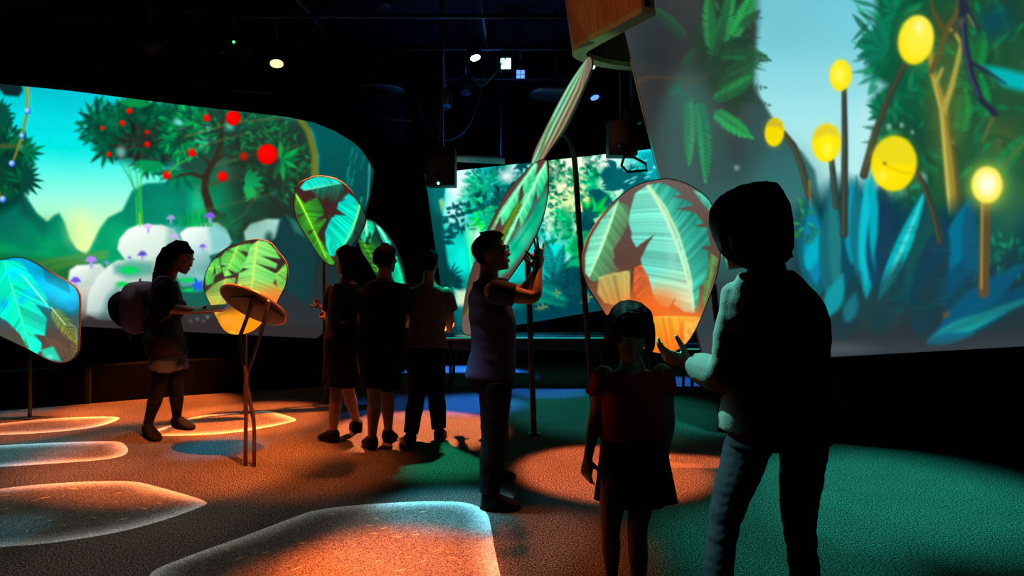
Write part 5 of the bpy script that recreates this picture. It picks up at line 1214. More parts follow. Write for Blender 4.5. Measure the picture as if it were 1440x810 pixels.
par('dark unlit can lamp with a thin bright ring at the top', at(541, 8, 8.2), None, (0, -.3, -1), 1, .075)
par('dark unlit can lamp hanging near the berry screen corner', at(425, 74, 8.6), None, (0, -.3, -1), 1, .07)
par('unlit can lamp just below the small tilted teal lamp', at(655, 130, 9.6), None, (0, -.3, -1), 1, .07)
par('unlit can lamp above the large projector box', at(626, 150, 9.4), None, (.1, -.3, -1), 1, .08)
def projector(label, p, s, lens_px=None, led=None, up=4.902, bracket=False, aim=-.1):
    p = V(p); root = thing('projector', label, 'projector', p, 'ceiling projectors')
    obj('case', box((0, 0, 0), s, None, .015), 'gear', root)
    obj('vent_panel', box((0, -s[1] / 2 - .003, 0), (s[0] * .8, .006, s[2] * .5), None, .002), 'gear_grey', root)
    obj('lens_barrel', tube([(s[0] * aim, -s[1] / 2, -s[2] * .28), (s[0] * aim, -s[1] / 2 - .07, -s[2] * .3)], [.055, .05], 18), 'gear', root)
    obj('lens_glass', bm_ball(bmesh.new(), (s[0] * aim, -s[1] / 2 - .068, -s[2] * .3), .04, .012, .04, 16), 'gloss_black', root)
    obj('hanger', tube([(0, 0, s[2] / 2), (0, 0, up - p.z)], .025, 10), 'gear', root)
    if led: obj('status_led', bm_ball(bmesh.new(), led[0], .016, None, None, 10), led[1], root)
    if bracket:
        z = -s[2] / 2
        obj('bracket', tube([(.0, -.1, z), (.12, -.12, z - .02), (.26, -.14, z - .10), (.28, -.14, z - .18), (.05, -.14, z - .2), (-.02, -.12, z - .12), (.02, -.1, z)], .016, 8), 'gear', root)
    return root
projector('large black projector box hanging at the jungle screen corner', at(621, 236, 8.3), (.35, .34, .46), led=((-.02, -.19, -.21), 'led_ice'))
projector('tall black projector with a looped bracket before the jungle screen', at(874, 196, 8.2), (.34, .3, .42), bracket=True)
projector('wide projector with green status light above the berry screen', at(328, 72, 7.9), (.38, .3, .16), led=((.07, -.16, .055), 'led_green'))
projector('small projector with a pale glint beside the leaning screen', at(889, 165, 8.8), (.24, .2, .16), led=((.0, -.11, -.03), 'led_ice'))
def speaker(label, p, r):
    root = thing('ceiling_speaker', label, 'speaker', p, 'round ceiling speakers')
    obj('grille', bm_disc(bmesh.new(), (0, 0, 0), (0, 0, 1), r, .03, 40, None, .006), 'gear', root)
    obj('ring', tube([(r * math.cos(u), r * math.sin(u), -.012) for u in [2 * math.pi * i / 40 for i in range(41)]], .012, 8), 'dark_steel', root)
    obj('hanger', tube([(0, 0, .01), (0, 0, 4.902 - p[2])], .012, 8), 'gear', root)
speaker('round dark speaker hanging left of the warm lamp, upper of the pair', at(268, 22, 8.2), .2)
speaker('round dark speaker hanging left of the warm lamp, lower of the pair', at(261, 61, 8.6), .17)
speaker('round dark speaker hanging over the curved screen corner', at(532, 126, 9.0), .33)
speaker('round ringed speaker beside the thin striped leaf blade', at(782, 132, 9.2), .34)
root = thing('moving_head_lamp', 'dark moving head lamp with a round glass nose over the berry tree', 'stage lamp', at(212, 64, 7.6))
obj('head', bm_ball(bmesh.new(), (0, 0, 0), .15, .17, .13, 24), 'gear', root); obj('glass', bm_disc(bmesh.new(), (.02, -.165, -.02), (.1, -1, -.1), .07, .02, 28, None, .004), 'gloss_black', root)
obj('fork', tube([(-.17, 0, 0), (-.17, 0, .17), (0, 0, .23), (.17, 0, .17), (.17, 0, 0)], .022, 8), 'gear', root); obj('hanger', tube([(0, 0, .22), (0, 0, .9)], .03, 8), 'gear', root)
c = at(664, 224, 9.0); root = thing('hung_panel', 'flat pale panel hanging level just above the jungle screen', 'panel', c)
obj('panel_sheet', box((0, 0, 0), (.86, .5, .02), Matrix.Rotation(.05, 3, 'Y'), .004), 'panel', root)
for sx in (-.38, .38): obj('rod', tube([(sx, 0, 0), (sx, 0, 4.902 - c.z)], .006, 6), 'gear', root)
def duct(label, pts, r):
    bm = tube(catmull(pts, 8), r, 28); o = obj('air_duct', bm, 'duct'); tag(o, label, 'duct')
duct('big dark air duct crossing the upper corner above the vine screen', [(-8.4, 7.0, 4.2), (-6.4, 7.4, 4.3), (-5.3, 8.2, 4.42), (-4.6, 9.6, 4.47)], .43)
for lab, x0, x1, y in (('thin dark rail above the berry tree, outer piece', 86, 152, 108), ('thin dark rail above the berry tree, inner piece', 236, 292, 118), ('thin dark rail above the yellow stripe of the screen', 320, 380, 128), ('thin dark rail over the curved screen corner', 512, 580, 168)):
    a, b = at(x0, y - 2, 7.7), at(x1, y + 4, 7.7)
    if x0 > 500: a, b = at(x0, y - 4, 8.8), at(x1, y + 2, 8.8)
    tag(obj('track_rail', tube([a, b], .012, 6), 'gear_grey'), lab, 'rail', 'thin track rails')
rnd = random.Random(4)
def cable(label, pts): tag(obj('cable', tube(catmull(pts, 8), .008, 6), 'gear'), label, 'cable', 'loose ceiling cables')
cable('black cable sagging between the teal lamps', [V((-.9, 8.9, 4.9)), at(660, 100, 8.9), at(690, 112, 8.9), V((.35, 8.9, 4.9))])
cable('black cable sagging beside the tall projector', [V((1.2, 8.55, 4.9)), at(885, 190, 8.55), at(905, 180, 8.55), V((1.7, 8.55, 4.9))])
cable('black cable sagging above the berry screen', [V((-3.5, 8.3, 4.9)), at(340, 105, 8.3), at(400, 112, 8.3), V((-2.3, 8.3, 4.9))])
cable('black cable sagging over the hung panel', [V((-1.5, 9.5, 4.9)), at(600, 180, 9.5), at(660, 176, 9.5), V((-.2, 9.5, 4.9))])
# ---------------------------------------------------------------- people
def remesh(bm, voxel, smooth=3, fold=0.0, seed=0, fscale=(9, 9, 22)):
    """fuse closed pieces into one continuous surface, relax it, optionally crease it like cloth"""
    bmesh.ops.recalc_face_normals(bm, faces=bm.faces[:])
    me = bpy.data.meshes.new('tmp'); bm.to_mesh(me); bm.free()
    o = bpy.data.objects.new('tmp', me); COL.objects.link(o)
    r = o.modifiers.new('r', 'REMESH'); r.mode = 'VOXEL'; r.voxel_size = voxel
    if smooth:
        s = o.modifiers.new('s', 'SMOOTH'); s.factor = .5; s.iterations = smooth
    dg = bpy.context.evaluated_depsgraph_get(); dg.update()
    new = bpy.data.meshes.new_from_object(o.evaluated_get(dg))
    bpy.data.objects.remove(o); bpy.data.meshes.remove(me)
    if fold:
        n = len(new.vertices); co = np.empty(n * 3, np.float32); new.vertices.foreach_get('co', co); co = co.reshape(-1, 3)
        nn = np.empty(n * 3, np.float32); new.vertices.foreach_get('normal', nn); nn = nn.reshape(-1, 3)
        r_ = np.random.RandomState(seed); d = np.zeros(n)
        for k in range(7):
            a = r_.randn(3) * np.array(fscale) * (1 + .35 * k); d += np.sin(co @ a + r_.rand() * 6.28 + 1.5 * np.sin(co @ (r_.randn(3) * 8))) / (1 + .5 * k)
        new.vertices.foreach_set('co', (co + nn * (d * fold / 2.2)[:, None]).astype(np.float32).ravel())
    new.update()
    return new

def ell(c, a, b, n=20, p=1.0):
    """ring of a (super)ellipse"""
    out = []
    for i in range(n):
        u = 2 * math.pi * i / n; x, y = math.cos(u), math.sin(u)
        out.append(c + a * (math.copysign(abs(x) ** p, x)) + b * (math.copysign(abs(y) ** p, y)))
    return out
def lerp(a, b, t): return a * (1 - t) + b * t
def limb_pts(chain, radii, f0=0.0, f1=1.0, grow=0.0, n=22):
    """points and radii along a joint chain; radii = [(fraction of length, radius)]"""
    L = [0.0]
    for a, b in zip(chain[:-1], chain[1:]): L.append(L[-1] + (b - a).length)
    # soften the joints a little
    dense = []
    for k in range(len(chain) - 1):
        for j in range(12): dense.append(lerp(chain[k], chain[k + 1], j / 12))
    dense.append(chain[-1])
    for _ in range(3): dense = [dense[0]] + [(dense[i - 1] + dense[i] * 2 + dense[i + 1]) / 4 for i in range(1, len(dense) - 1)] + [dense[-1]]
    acc = [0.0]
    for a, b in zip(dense[:-1], dense[1:]): acc.append(acc[-1] + (b - a).length)
    T = acc[-1]; P, R = [], []
    for i in range(n):
        f = f0 + (f1 - f0) * i / (n - 1)
        P.append(V([float(np.interp(f * T, acc, [q[c] for q in dense])) for c in range(3)]))
        R.append(float(np.interp(f, [r[0] for r in radii], [r[1] for r in radii])) + grow)
    return P, R
ARM = [(0, .054), (.12, .056), (.3, .048), (.5, .039), (.6, .041), (.72, .037), (.92, .027), (1, .026)]
LEG = [(0, .088), (.12, .086), (.3, .073), (.48, .056), (.56, .053), (.68, .056), (.8, .045), (.95, .035), (1, .036)]

class Figure:
    slim = 1.0
    def __init__(s, name_label, base, group, k=1.0, bulk=1.0):
        s.root = thing('person', name_label, 'person', base, group); s.base = V(base); s.k = k; s.bulk = bulk
    def part(s, name, me, m, label=None):
        if isinstance(me, bmesh.types.BMesh): me = shift(me, s.base)
        else:
            n = len(me.vertices); co = np.empty(n * 3, np.float32); me.vertices.foreach_get('co', co)
            me.vertices.foreach_set('co', (co.reshape(-1, 3) - np.array(s.base, np.float32)).ravel())
        o = obj(name, me, m, s.root)
        if label: o['label'] = label
        return o
    # --- torso: rings from crotch to neck
    def torso_axes(s):
        rh, rs = (s.hr - s.hl).normalized(), (s.sr - s.sl).normalized()
        return rh, rs
    def torso_ring(s, t, grow=0.0):
        """t: 0 crotch .. 1 neck base"""
        k = s.k
        rh, rs = s.torso_axes()
        pel, nk, ch = s.pelvis, s.neck, s.chest
        c = (1 - t) ** 2 * pel + 2 * t * (1 - t) * (2 * ch - .5 * pel - .5 * nk) + t * t * nk
        r = lerp(rh, rs, min(1, max(0, t * 1.2 - .1))).normalized()
        up = (nk - pel).normalized(); f = up.cross(r).normalized(); r = f.cross(up).normalized()
        prof = s.profile
        hw = float(np.interp(t, [p[0] for p in prof], [p[1] for p in prof])) * k * s.bulk + grow
        hd = float(np.interp(t, [p[0] for p in prof], [p[2] for p in prof])) * k * s.bulk + grow
        fo = float(np.interp(t, [p[0] for p in prof], [p[3] for p in prof])) * k
        return c + f * fo, r * hw, f * hd
    def torso(s, bm, t0=0.0, t1=1.0, grow=0.0, n=18, flare=0.0, p=.9):
        R = []
        for i in range(n):
            t = t0 + (t1 - t0) * i / (n - 1)
            c, a, b = s.torso_ring(t, grow + flare * (1 - i / (n - 1)) ** 2)
            R.append(ell(c, a, b, 28, p))
        bm_loft(bm, R)
    profile = [(-.12, .14, .10, -.01), (0, .155, .108, -.012), (.14, .165, .112, -.012), (.34, .138, .095, .0), (.5, .142, .10, .004), (.68, .162, .112, .008), (.82, .165, .098, 0), (.92, .125, .078, -.008), (1, .062, .06, -.008)]
    def arm_chain(s, side): return [getattr(s, 's' + side), getattr(s, 'e' + side), getattr(s, 'w' + side)]
    def leg_chain(s, side): return [getattr(s, 'h' + side), getattr(s, 'k' + side), getattr(s, 'a' + side)]
    def limb(s, bm, kind, side, f0=0, f1=1, grow=0.0, extra=1.0, n=22, end=None, dome=True, open_end=False):
        ch = s.arm_chain(side) if kind == 'arm' else s.leg_chain(side)
        P, R = limb_pts(ch, ARM if kind == 'arm' else LEG, f0, f1, grow, n)
        R = [r * s.k * extra * (s.slim if kind == 'leg' else 1) for r in R]
        if end: R = [r + end * (i / (n - 1)) ** 2 for i, r in enumerate(R)]
        if open_end:
            R = [R[0] * .35, R[0] * .78] + R; d0 = (P[1] - P[0]).normalized(); P = [P[0] - d0 * R[2] * .62, P[0] - d0 * R[2] * .36] + P; dome = False
        bm_tube(bm, P, R, 16, dome)
    def foot(s, bm, side, grow=0.0, sole=0.0):
        a, toe = getattr(s, 'a' + side), getattr(s, 't' + side)
        heel = getattr(s, 'g' + side)
        d = (toe - heel); L = d.length; d.normalize(); r = d.cross(V((0, 0, 1))).normalized(); k = s.k
        R = []
        pit = (toe.z - heel.z)
        for f, w, h in ((-.10, .018, .05), (-.06, .029, .085), (.1, .034, .10), (.3, .036, .095), (.5, .042, .07), (.72, .046, .05), (.9, .040, .036), (1.0, .022, .024)):
            w, h = (w + grow) * k, (h + grow) * k
            c = heel + d * (L * f) + V((0, 0, h / 2 + sole))
            R.append(ell(c, r * w, V((0, 0, h / 2)), 18, .8))
        bm_loft(bm, R)
    def hand(s, bm, side, dr, pn, curls=(.5, .5, .5, .5), thumb=.5, spread=.12, scale=1.0, thumb_dir=None):
        """palm and five fingers: dr = finger direction, pn = palm facing"""
        k = s.k * scale; w = getattr(s, 'w' + side)
        dr = V(dr).normalized(); pn = V(pn); pn = (pn - dr * pn.dot(dr)).normalized()
        ac = dr.cross(pn).normalized()                    # across the palm, thumb side for a right hand
        if side == 'l': ac = -ac
        R = []
        for f, hw, ht in ((-.02, .024, .019), (.02, .028, .018), (.045, .038, .017), (.08, .042, .015), (.098, .039, .012)):
            R.append(ell(w + dr * f * k, ac * hw * k, pn * ht * k, 16, .8))
        bm_loft(bm, R)
        for i, (off, ln, c) in enumerate(zip((.030, .010, -.011, -.030), (.072, .080, .074, .058), curls)):
            p = w + dr * (.088 - .004 * abs(i - 1)) * k + ac * off * k
            sp = spread * (off / .03); d = (dr + ac * sp).normalized(); n = pn
            pts = [p - d * .015 * k, p]
            for seg in (.45, .30, .25):
                a = c * (.9 if seg == .45 else 1.1)
                d, n = (d * math.cos(a) + n * math.sin(a)).normalized(), (n * math.cos(a) - d * math.sin(a)).normalized()
                p = p + d * ln * seg * k; pts.append(p)
            rr = [.0095, .0092, .0086, .0078, .0066]
            bm_tube(bm, pts, [q * k for q in rr], 10, True)
        td = V(thumb_dir).normalized() if thumb_dir else (dr * .55 + ac * .8 + pn * .35).normalized()
        p = w + dr * .022 * k + ac * .024 * k; d = td
        t2 = (td + dr * .5 + pn * thumb).normalized()
        bm_tube(bm, [p - d * .01 * k, p + d * .032 * k, p + d * .032 * k + t2 * .03 * k, p + d * .034 * k + t2 * .054 * k], [.0145 * k, .0125 * k, .0105 * k, .0078 * k], 10, True)
    # --- head
    def head_frame(s):
        f = V(s.face).normalized(); u = V(s.up); u = (u - f * u.dot(f)).normalized()
        return f.cross(u).normalized(), f, u
    HP = [(0.0, .020, .080, .035), (.035, .038, .092, .015), (.12, .050, .096, -.025), (.24, .060, .094, -.060), (.36, .067, .092, -.083), (.5, .072, .090, -.096), (.64, .076, .092, -.100), (.78, .072, .080, -.092), (.9, .054, .052, -.068), (.97, .030, .022, -.040), (1.0, .012, .0, -.022)]
    def hp(s, x, y, z):
        """head space: x right, y forward, z from chin (0) to crown (1) -> world"""
        r, f, u = s.head_frame(); k = s.k * s.hk
        return s.head + (r * x + f * y + u * (z - .5) * .232) * k
    def head_mesh(s, bm):
        r, f, u = s.head_frame(); k = s.k * s.hk
        R = [ell(s.hp(0, (yf + yb) / 2, z), r * w * k, f * (yf - yb) / 2 * k, 28, .93) for z, w, yf, yb in s.HP]
        bm_loft(bm, R)
        rot = Matrix((r, f, u)).transposed()
        bm_tube(bm, [s.hp(0, .083, .53), s.hp(0, .098, .44), s.hp(0, .108, .375), s.hp(0, .092, .345)], [.008 * k, .0105 * k, .0135 * k, .009 * k], 12, True)
        for sg in (-1, 1):
            bm_ball(bm, s.hp(sg * .0115, .096, .365), .0085 * k, .010 * k, .007 * k, 12, rot)
            bm_tube(bm, [s.hp(sg * .018, .091, .60), s.hp(sg * .035, .088, .61), s.hp(sg * .055, .072, .60)], [.007 * k, .008 * k, .006 * k], 10, True)
            bm_ball(bm, s.hp(sg * .045, .070, .42), .020 * k, .018 * k, .022 * k, 14, rot)
            bm_tube(bm, [s.hp(sg * .073, -.006, .40), s.hp(sg * .079, -.016, .46), s.hp(sg * .082, -.024, .54), s.hp(sg * .078, -.010, .585), s.hp(sg * .073, .0, .55)], [.008 * k, .009 * k, .010 * k, .009 * k, .006 * k], 10, True)
        bm_tube(bm, [s.hp(-.022, .088, .235), s.hp(0, .099, .245), s.hp(.022, .088, .235)], [.005 * k, .0075 * k, .005 * k], 10, True)
        bm_tube(bm, [s.hp(-.019, .088, .205), s.hp(0, .098, .205), s.hp(.019, .088, .205)], [.005 * k, .008 * k, .005 * k], 10, True)
        bm_ball(bm, s.hp(0, .083, .05), .018 * k, .014 * k, .013 * k, 14, rot)
        # neck
        c = s.neck; top = s.hp(0, -.022, .22)
        mid = lerp(c, top, .55)
        bm_tube(bm, [c - V((0, 0, .05)), c, mid, top], [.07 * k, .062 * k, .053 * k * s.nk, .052 * k * s.nk], 18, True)
    def face_parts(s):
        k = s.k * s.hk; r, f, u = s.head_frame(); rot = Matrix((r, f, u)).transposed()
        for sg in (-1, 1):
            e = s.part('eye', bm_ball(bmesh.new(), s.hp(sg * .031, .081, .53), .0115 * k, .0115 * k, .0085 * k, 14, rot), 'eye_white')
            o = obj('iris', shift(bm_ball(bmesh.new(), s.hp(sg * .031, .0905, .53), .0052 * k, .0032 * k, .0052 * k, 12, rot), s.base), 'eye_dark', e)
            s.part('eyebrow', tube([s.hp(sg * .016, .0985, .612), s.hp(sg * .034, .0965, .628), s.hp(sg * .054, .080, .612)], [.003 * k, .0035 * k, .002 * k], 8, True), 'hair')
        bm = tube([s.hp(-.022, .0905, .224), s.hp(-.008, .1015, .236), s.hp(0, .103, .232), s.hp(.008, .1015, .236), s.hp(.022, .0905, .224)], [.002 * k, .0052 * k, .0048 * k, .0052 * k, .002 * k], 8, True)
        bm_tube(bm, [s.hp(-.019, .091, .214), s.hp(0, .102, .205), s.hp(.019, .091, .214)], [.002 * k, .006 * k, .002 * k], 8, True)
        s.part('lips', bm, 'lip')
    def body(s, voxel, hands, feet=True):
        bm = bmesh.new()
        s.torso(bm); s.head_mesh(bm)
        for sd in 'lr':
            s.limb(bm, 'arm', sd); s.limb(bm, 'leg', sd)
            if feet: s.foot(bm, sd, -.008)
            if sd in hands: s.hand(bm, sd, **hands[sd])
        s.part('body', remesh(bm, voxel, 2), 'skin')
    def shirt(s, name, m, voxel, t0=.1, t1=.97, sleeve=.3, grow=.012, fold=.004, flare=.0, cuff=.012, seed=1, smooth=3, label=None, sleeve_grow=None, neck=True):
        bm = bmesh.new(); s.torso(bm, t0, t1, grow, 20, flare)
        sg = grow if sleeve_grow is None else sleeve_grow
        for sd in 'lr': s.limb(bm, 'arm', sd, 0, sleeve, sg, 1.06, 18, cuff, True, True)
        s.part(name, remesh(bm, voxel, smooth, fold, seed), m, label)
    def trousers(s, name, m, voxel, t1=.3, f1=.95, grow=.012, fold=.004, end=.01, seed=2, label=None, fscale=(9, 9, 30)):
        f1 = max(f1, .985) if f1 > .9 else f1
        bm = bmesh.new(); s.torso(bm, -.04, t1, grow * .8, 12)
        for sd in 'lr': s.limb(bm, 'leg', sd, 0, f1, grow, 1.0, 26, end, False, True)
        s.part(name, remesh(bm, voxel, 3, fold, seed, fscale), m, label)
    def skirt(s, name, m, voxel, t1, hem, hw, hd, folds=9, depth=.012, seed=3, label=None, right=None, grow=.012):
        """skirt or dress body: from the torso ring t1 down to a flared, pleated hem at point hem"""
        c1, a1, b1 = s.torso_ring(t1, grow); c0, a0, b0 = s.torso_ring(.14, grow)
        R = []; n = 18; N = 64
        for i in range(n):
            q = i / (n - 1)
            if q < .35: c, a, b = lerp(c1, c0, q / .35), lerp(a1, a0, q / .35), lerp(b1, b0, q / .35)
            else:
                w = (q - .35) / .65
                A_, B_ = a0.normalized() * hw, b0.normalized() * hd
                c, a, b = lerp(c0, V(hem), w), lerp(a0, A_, w), lerp(b0, B_, w)
            ring = []
            for j in range(N):
                u = 2 * math.pi * j / N; g = 1 + depth / hw * q * q * math.sin(folds * u + seed)
                ring.append(c + a * math.cos(u) * g + b * math.sin(u) * g)
            R.append(ring)
        R2 = [[lerp(p, r0, .12) if True else p for p, r0 in zip(r, [sum(r, V()) / N] * N)] for r in (R[-1], R[-2])]
        bm = bm_loft(bmesh.new(), R)
        s.part(name, bm, m, label)
    def shoe(s, side, m='shoe', name='shoe', grow=.009, chunky=0.0):
        bm = bmesh.new(); s.foot(bm, side, grow, 0.0)
        a, heel = getattr(s, 'a' + side), getattr(s, 'g' + side)
        o = s.part(name, remesh(bm, .007, 3), m)
        toe = getattr(s, 't' + side); d = (toe - heel); L = d.length; d.normalize(); r = d.cross(V((0, 0, 1))).normalized(); k = s.k
        R = []
        for z in (0.0, .012 + chunky, .020 + chunky):
            ring = []
            for i in range(28):
                u = 2 * math.pi * i / 28; y = math.cos(u); x = math.sin(u)
                ring.append(heel + d * (L * (.45 + .58 * y)) + r * ((.044 + .008 * y) * x * k) * 1.15 + V((0, 0, z)))
            R.append(ring)
        bm = bm_loft(bmesh.new(), R); obj('sole', shift(bm, s.base), m, o, smooth=False)
    def hair_cap(s, bm, grow=.014, z0=.42, front=.74, back=.1):
        """skull cap of hair: head rings pushed out, cut back at the face"""
        r, f, u = s.head_frame(); k = s.k * s.hk
        R = []
        for z in np.linspace(back, 1.0, 16):
            w = float(np.interp(z, [h[0] for h in s.HP], [h[1] for h in s.HP])); yf = float(np.interp(z, [h[0] for h in s.HP], [h[2] for h in s.HP])); yb = float(np.interp(z, [h[0] for h in s.HP], [h[3] for h in s.HP]))
            if z < z0: fr = -.035
            else: fr = lerp(-.035, yf + grow * min(1, max(.15, (z - .68) / .25)), min(1, ((z - z0) / (front - z0)) ** 1.5))
            fr = max(fr, yb + .03)
            ww = w + grow * (1.0 if z > .3 else .4)
            if z < z0: ww = max(ww * .92, .03)
            R.append(ell(s.hp(0, (fr + yb - grow) / 2, z), r * ww * k, f * (fr - yb + grow) / 2 * k, 24, .9))
        R.append(ell(s.hp(0, -.02, 1.0 + grow / .232), r * .025 * k, f * .035 * k, 24))
        bm_loft(bm, R)
    def set_feet(s, side, heel, toe):
        g, t = ground(*heel), ground(*toe)
        setattr(s, 'g' + side, g); setattr(s, 't' + side, t)
        d = (t - g).normalized(); setattr(s, 'a' + side, g + d * .03 * s.k + V((0, 0, .085 * s.k)))
GROUP = None

# ---- the man in glasses, side on, hands raised
def man():
    D = 4.12
    s = Figure('man in glasses seen side on, hand raised with fingers spread, navy shirt', ground(697, 707), None, 1.0, 1.0)
    s.hk = 1.0; s.nk = 1.05
    s.profile = [(-.12, .13, .115, -.01), (0, .15, .125, -.02), (.14, .155, .13, -.015), (.34, .15, .118, .012), (.5, .155, .122, .018), (.68, .175, .125, .01), (.82, .175, .108, -.006), (.92, .13, .085, -.012), (1, .065, .062, -.012)]
    s.head = at(690, 355, D); s.face = (1, .12, .16); s.up = (-.14, 0, 1)
    s.neck = at(687, 393, D); s.chest = at(690, 466, D); s.pelvis = at(695, 540, D)
    s.sr, s.sl = at(693, 409, D - .19), at(689, 404, D + .20)
    s.er, s.wr = at(752, 420, D - .17), at(757, 372, D - .03)
    s.el, s.wl = at(738, 410, D + .20), at(755, 381, D + .09)
    s.hr, s.hl = at(697, 537, D - .09), at(695, 536, D + .09)
    s.set_feet('r', (681, 716), (731, 715)); s.set_feet('l', (690, 676), (724, 672))
    s.kr = at(694, 622, s.ar.y - .01); s.kl = at(700, 612, (s.al.y + D) / 2 + .12)
    s.body(.006, {'r': dict(dr=(.06, .1, 1), pn=(-.75, .65, 0), curls=(.04, .06, 1.1, .06), thumb=.6, spread=.30), 'l': dict(dr=(.12, -.2, 1), pn=(-.5, -.8, .1), curls=(1.1, 1.2, 1.2, 1.2), thumb=.6)})
    s.face_parts()
    s.shirt('shirt', 'navy_shirt', .007, .08, .985, .27, .012, .004, .012, .006, 5, 3, None, .008)
    s.trousers('trousers', 'black_cloth', .008, .40, .97, .012, .005, .02, 6)
    for q in 'lr': s.shoe(q)
    bm = bmesh.new(); s.hair_cap(bm, .014, .46, .80, .16)
    for i in range(7):
        x = -.045 + .015 * i; bm_tube(bm, [s.hp(x, -.02, .99), s.hp(x, .03, .985), s.hp(x, .066, .94), s.hp(x, .088, .88)], [.018, .018, .015, .006], 8, True)
    s.part('hair', remesh(bm, .006, 2, .002, 3, (60, 60, 20)), 'hair')
    bm = bmesh.new()
    for sg in (-1, 1):
        bm_tube(bm, [s.hp(sg * .033 + .024 * math.cos(u), .108, .53 + .085 * math.sin(u)) for u in [2 * math.pi * i / 20 for i in range(21)]], .0022, 6)
        bm_tube(bm, [s.hp(sg * .057, .106, .55), s.hp(sg * .074, .05, .56), s.hp(sg * .079, -.012, .56), s.hp(sg * .078, -.03, .52)], .0022, 6)
    bm_tube(bm, [s.hp(-.010, .109, .56), s.hp(0, .113, .57), s.hp(.010, .109, .56)], .0022, 6)
    s.part('glasses', bm, 'gloss_black', 'thin dark-framed glasses')
man()

# ---- the woman in front, seen from behind
def woman_front():
    D = 2.3
    s = Figure('woman with a black bob seen from behind, pale sweater and jeans, closest figure', ground(1085, 975), None, 1.04, .93); s.slim = .80
    s.hk = 1.0; s.nk = .95
    s.profile = [(-.12, .15, .11, -.01), (0, .172, .125, -.02), (.14, .178, .125, -.02), (.34, .150, .105, 0), (.5, .150, .105, .0), (.68, .165, .112, .0), (.82, .150, .10, 0), (.92, .100, .078, -.008), (1, .062, .06, -.008)]
    s.head = at(1053, 322, D - .02); s.face = (-.72, .62, -.22); s.up = (-.10, .06, 1)
    s.neck = at(1078, 378, D); s.chest = at(1091, 497, D); s.pelvis = at(1096, 612, D)
    s.sl, s.sr = at(1046, 414, D + .05), at(1118, 424, D - .06)
    s.el, s.wl = at(1020, 530, D + .02), at(973, 512, D + .27)
    s.er, s.wr = at(1136, 508, D - .02), at(1122, 580, D + .20)
    s.hl, s.hr = at(1059, 606, D + .02), at(1132, 610, D - .02)
    s.set_feet('l', (1005, 950), (985, 935)); s.set_feet('r', (1150, 978), (1140, 950))
    s.kl, s.kr = at(1020, 722, D + .10), at(1122, 726, D + .06)
    s.body(.0055, {'l': dict(dr=(-.95, .25, .28), pn=(.1, .6, .8), curls=(.35, .45, .55, .6), thumb=.2, thumb_dir=(-.25, .2, .95)), 'r': dict(dr=(-.3, .8, -.5), pn=(-1, 0, 0), curls=(.6, .6, .6, .6))})
    s.face_parts()
    s.shirt('sweater', 'sweater', .008, .07, .985, .90, .018, .005, .014, .012, 8, 4, None, .012)
    s.trousers('jeans', 'denim', .007, .25, .96, .006, .0028, .004, 9, None, (22, 22, 60))
    for q in 'lr': s.shoe(q)
    bm = bmesh.new()
    k = s.k
    R = []
    r, f, u = s.head_frame()
    for z, w, yf, yb in ((1.10, .03, .02, -.06), (1.03, .075, .065, -.115), (.9, .100, .104, -.130), (.7, .108, .118, -.140), (.5, .110, .116, -.136), (.3, .107, .106, -.128), (.14, .104, .085, -.118), (.02, .090, .05, -.10), (-.06, .076, .02, -.09)):
        R.append(ell(s.hp(0, (yf + yb) / 2, z), r * w * k, f * (yf - yb) / 2 * k, 28, .95))
    bm_loft(bm, R)
    # flicked-out ends on the far side
    for i in range(5):
        bm_tube(bm, [at(1098 - 3 * i, 330, D - .05 - .03 * i), at(1103 - 3 * i, 348, D - .05 - .03 * i), at(1108 - 3 * i, 358 - i, D - .05 - .03 * i), at(1118 - 5 * i, 362 - i, D - .05 - .03 * i)], [.02, .018, .012, .003], 10, True)
    for i in range(6): bm_tube(bm, [at(1014 + 4 * i, 335, D - .03 * i + .04), at(1018 + 4 * i, 350, D - .03 * i + .04), at(1028 + 5 * i, 364 + i, D - .03 * i + .04)], [.02, .018, .008], 10, True)
    s.part('hair', remesh(bm, .006, 8, .002, 3, (60, 60, 8)), 'hair')
woman_front()

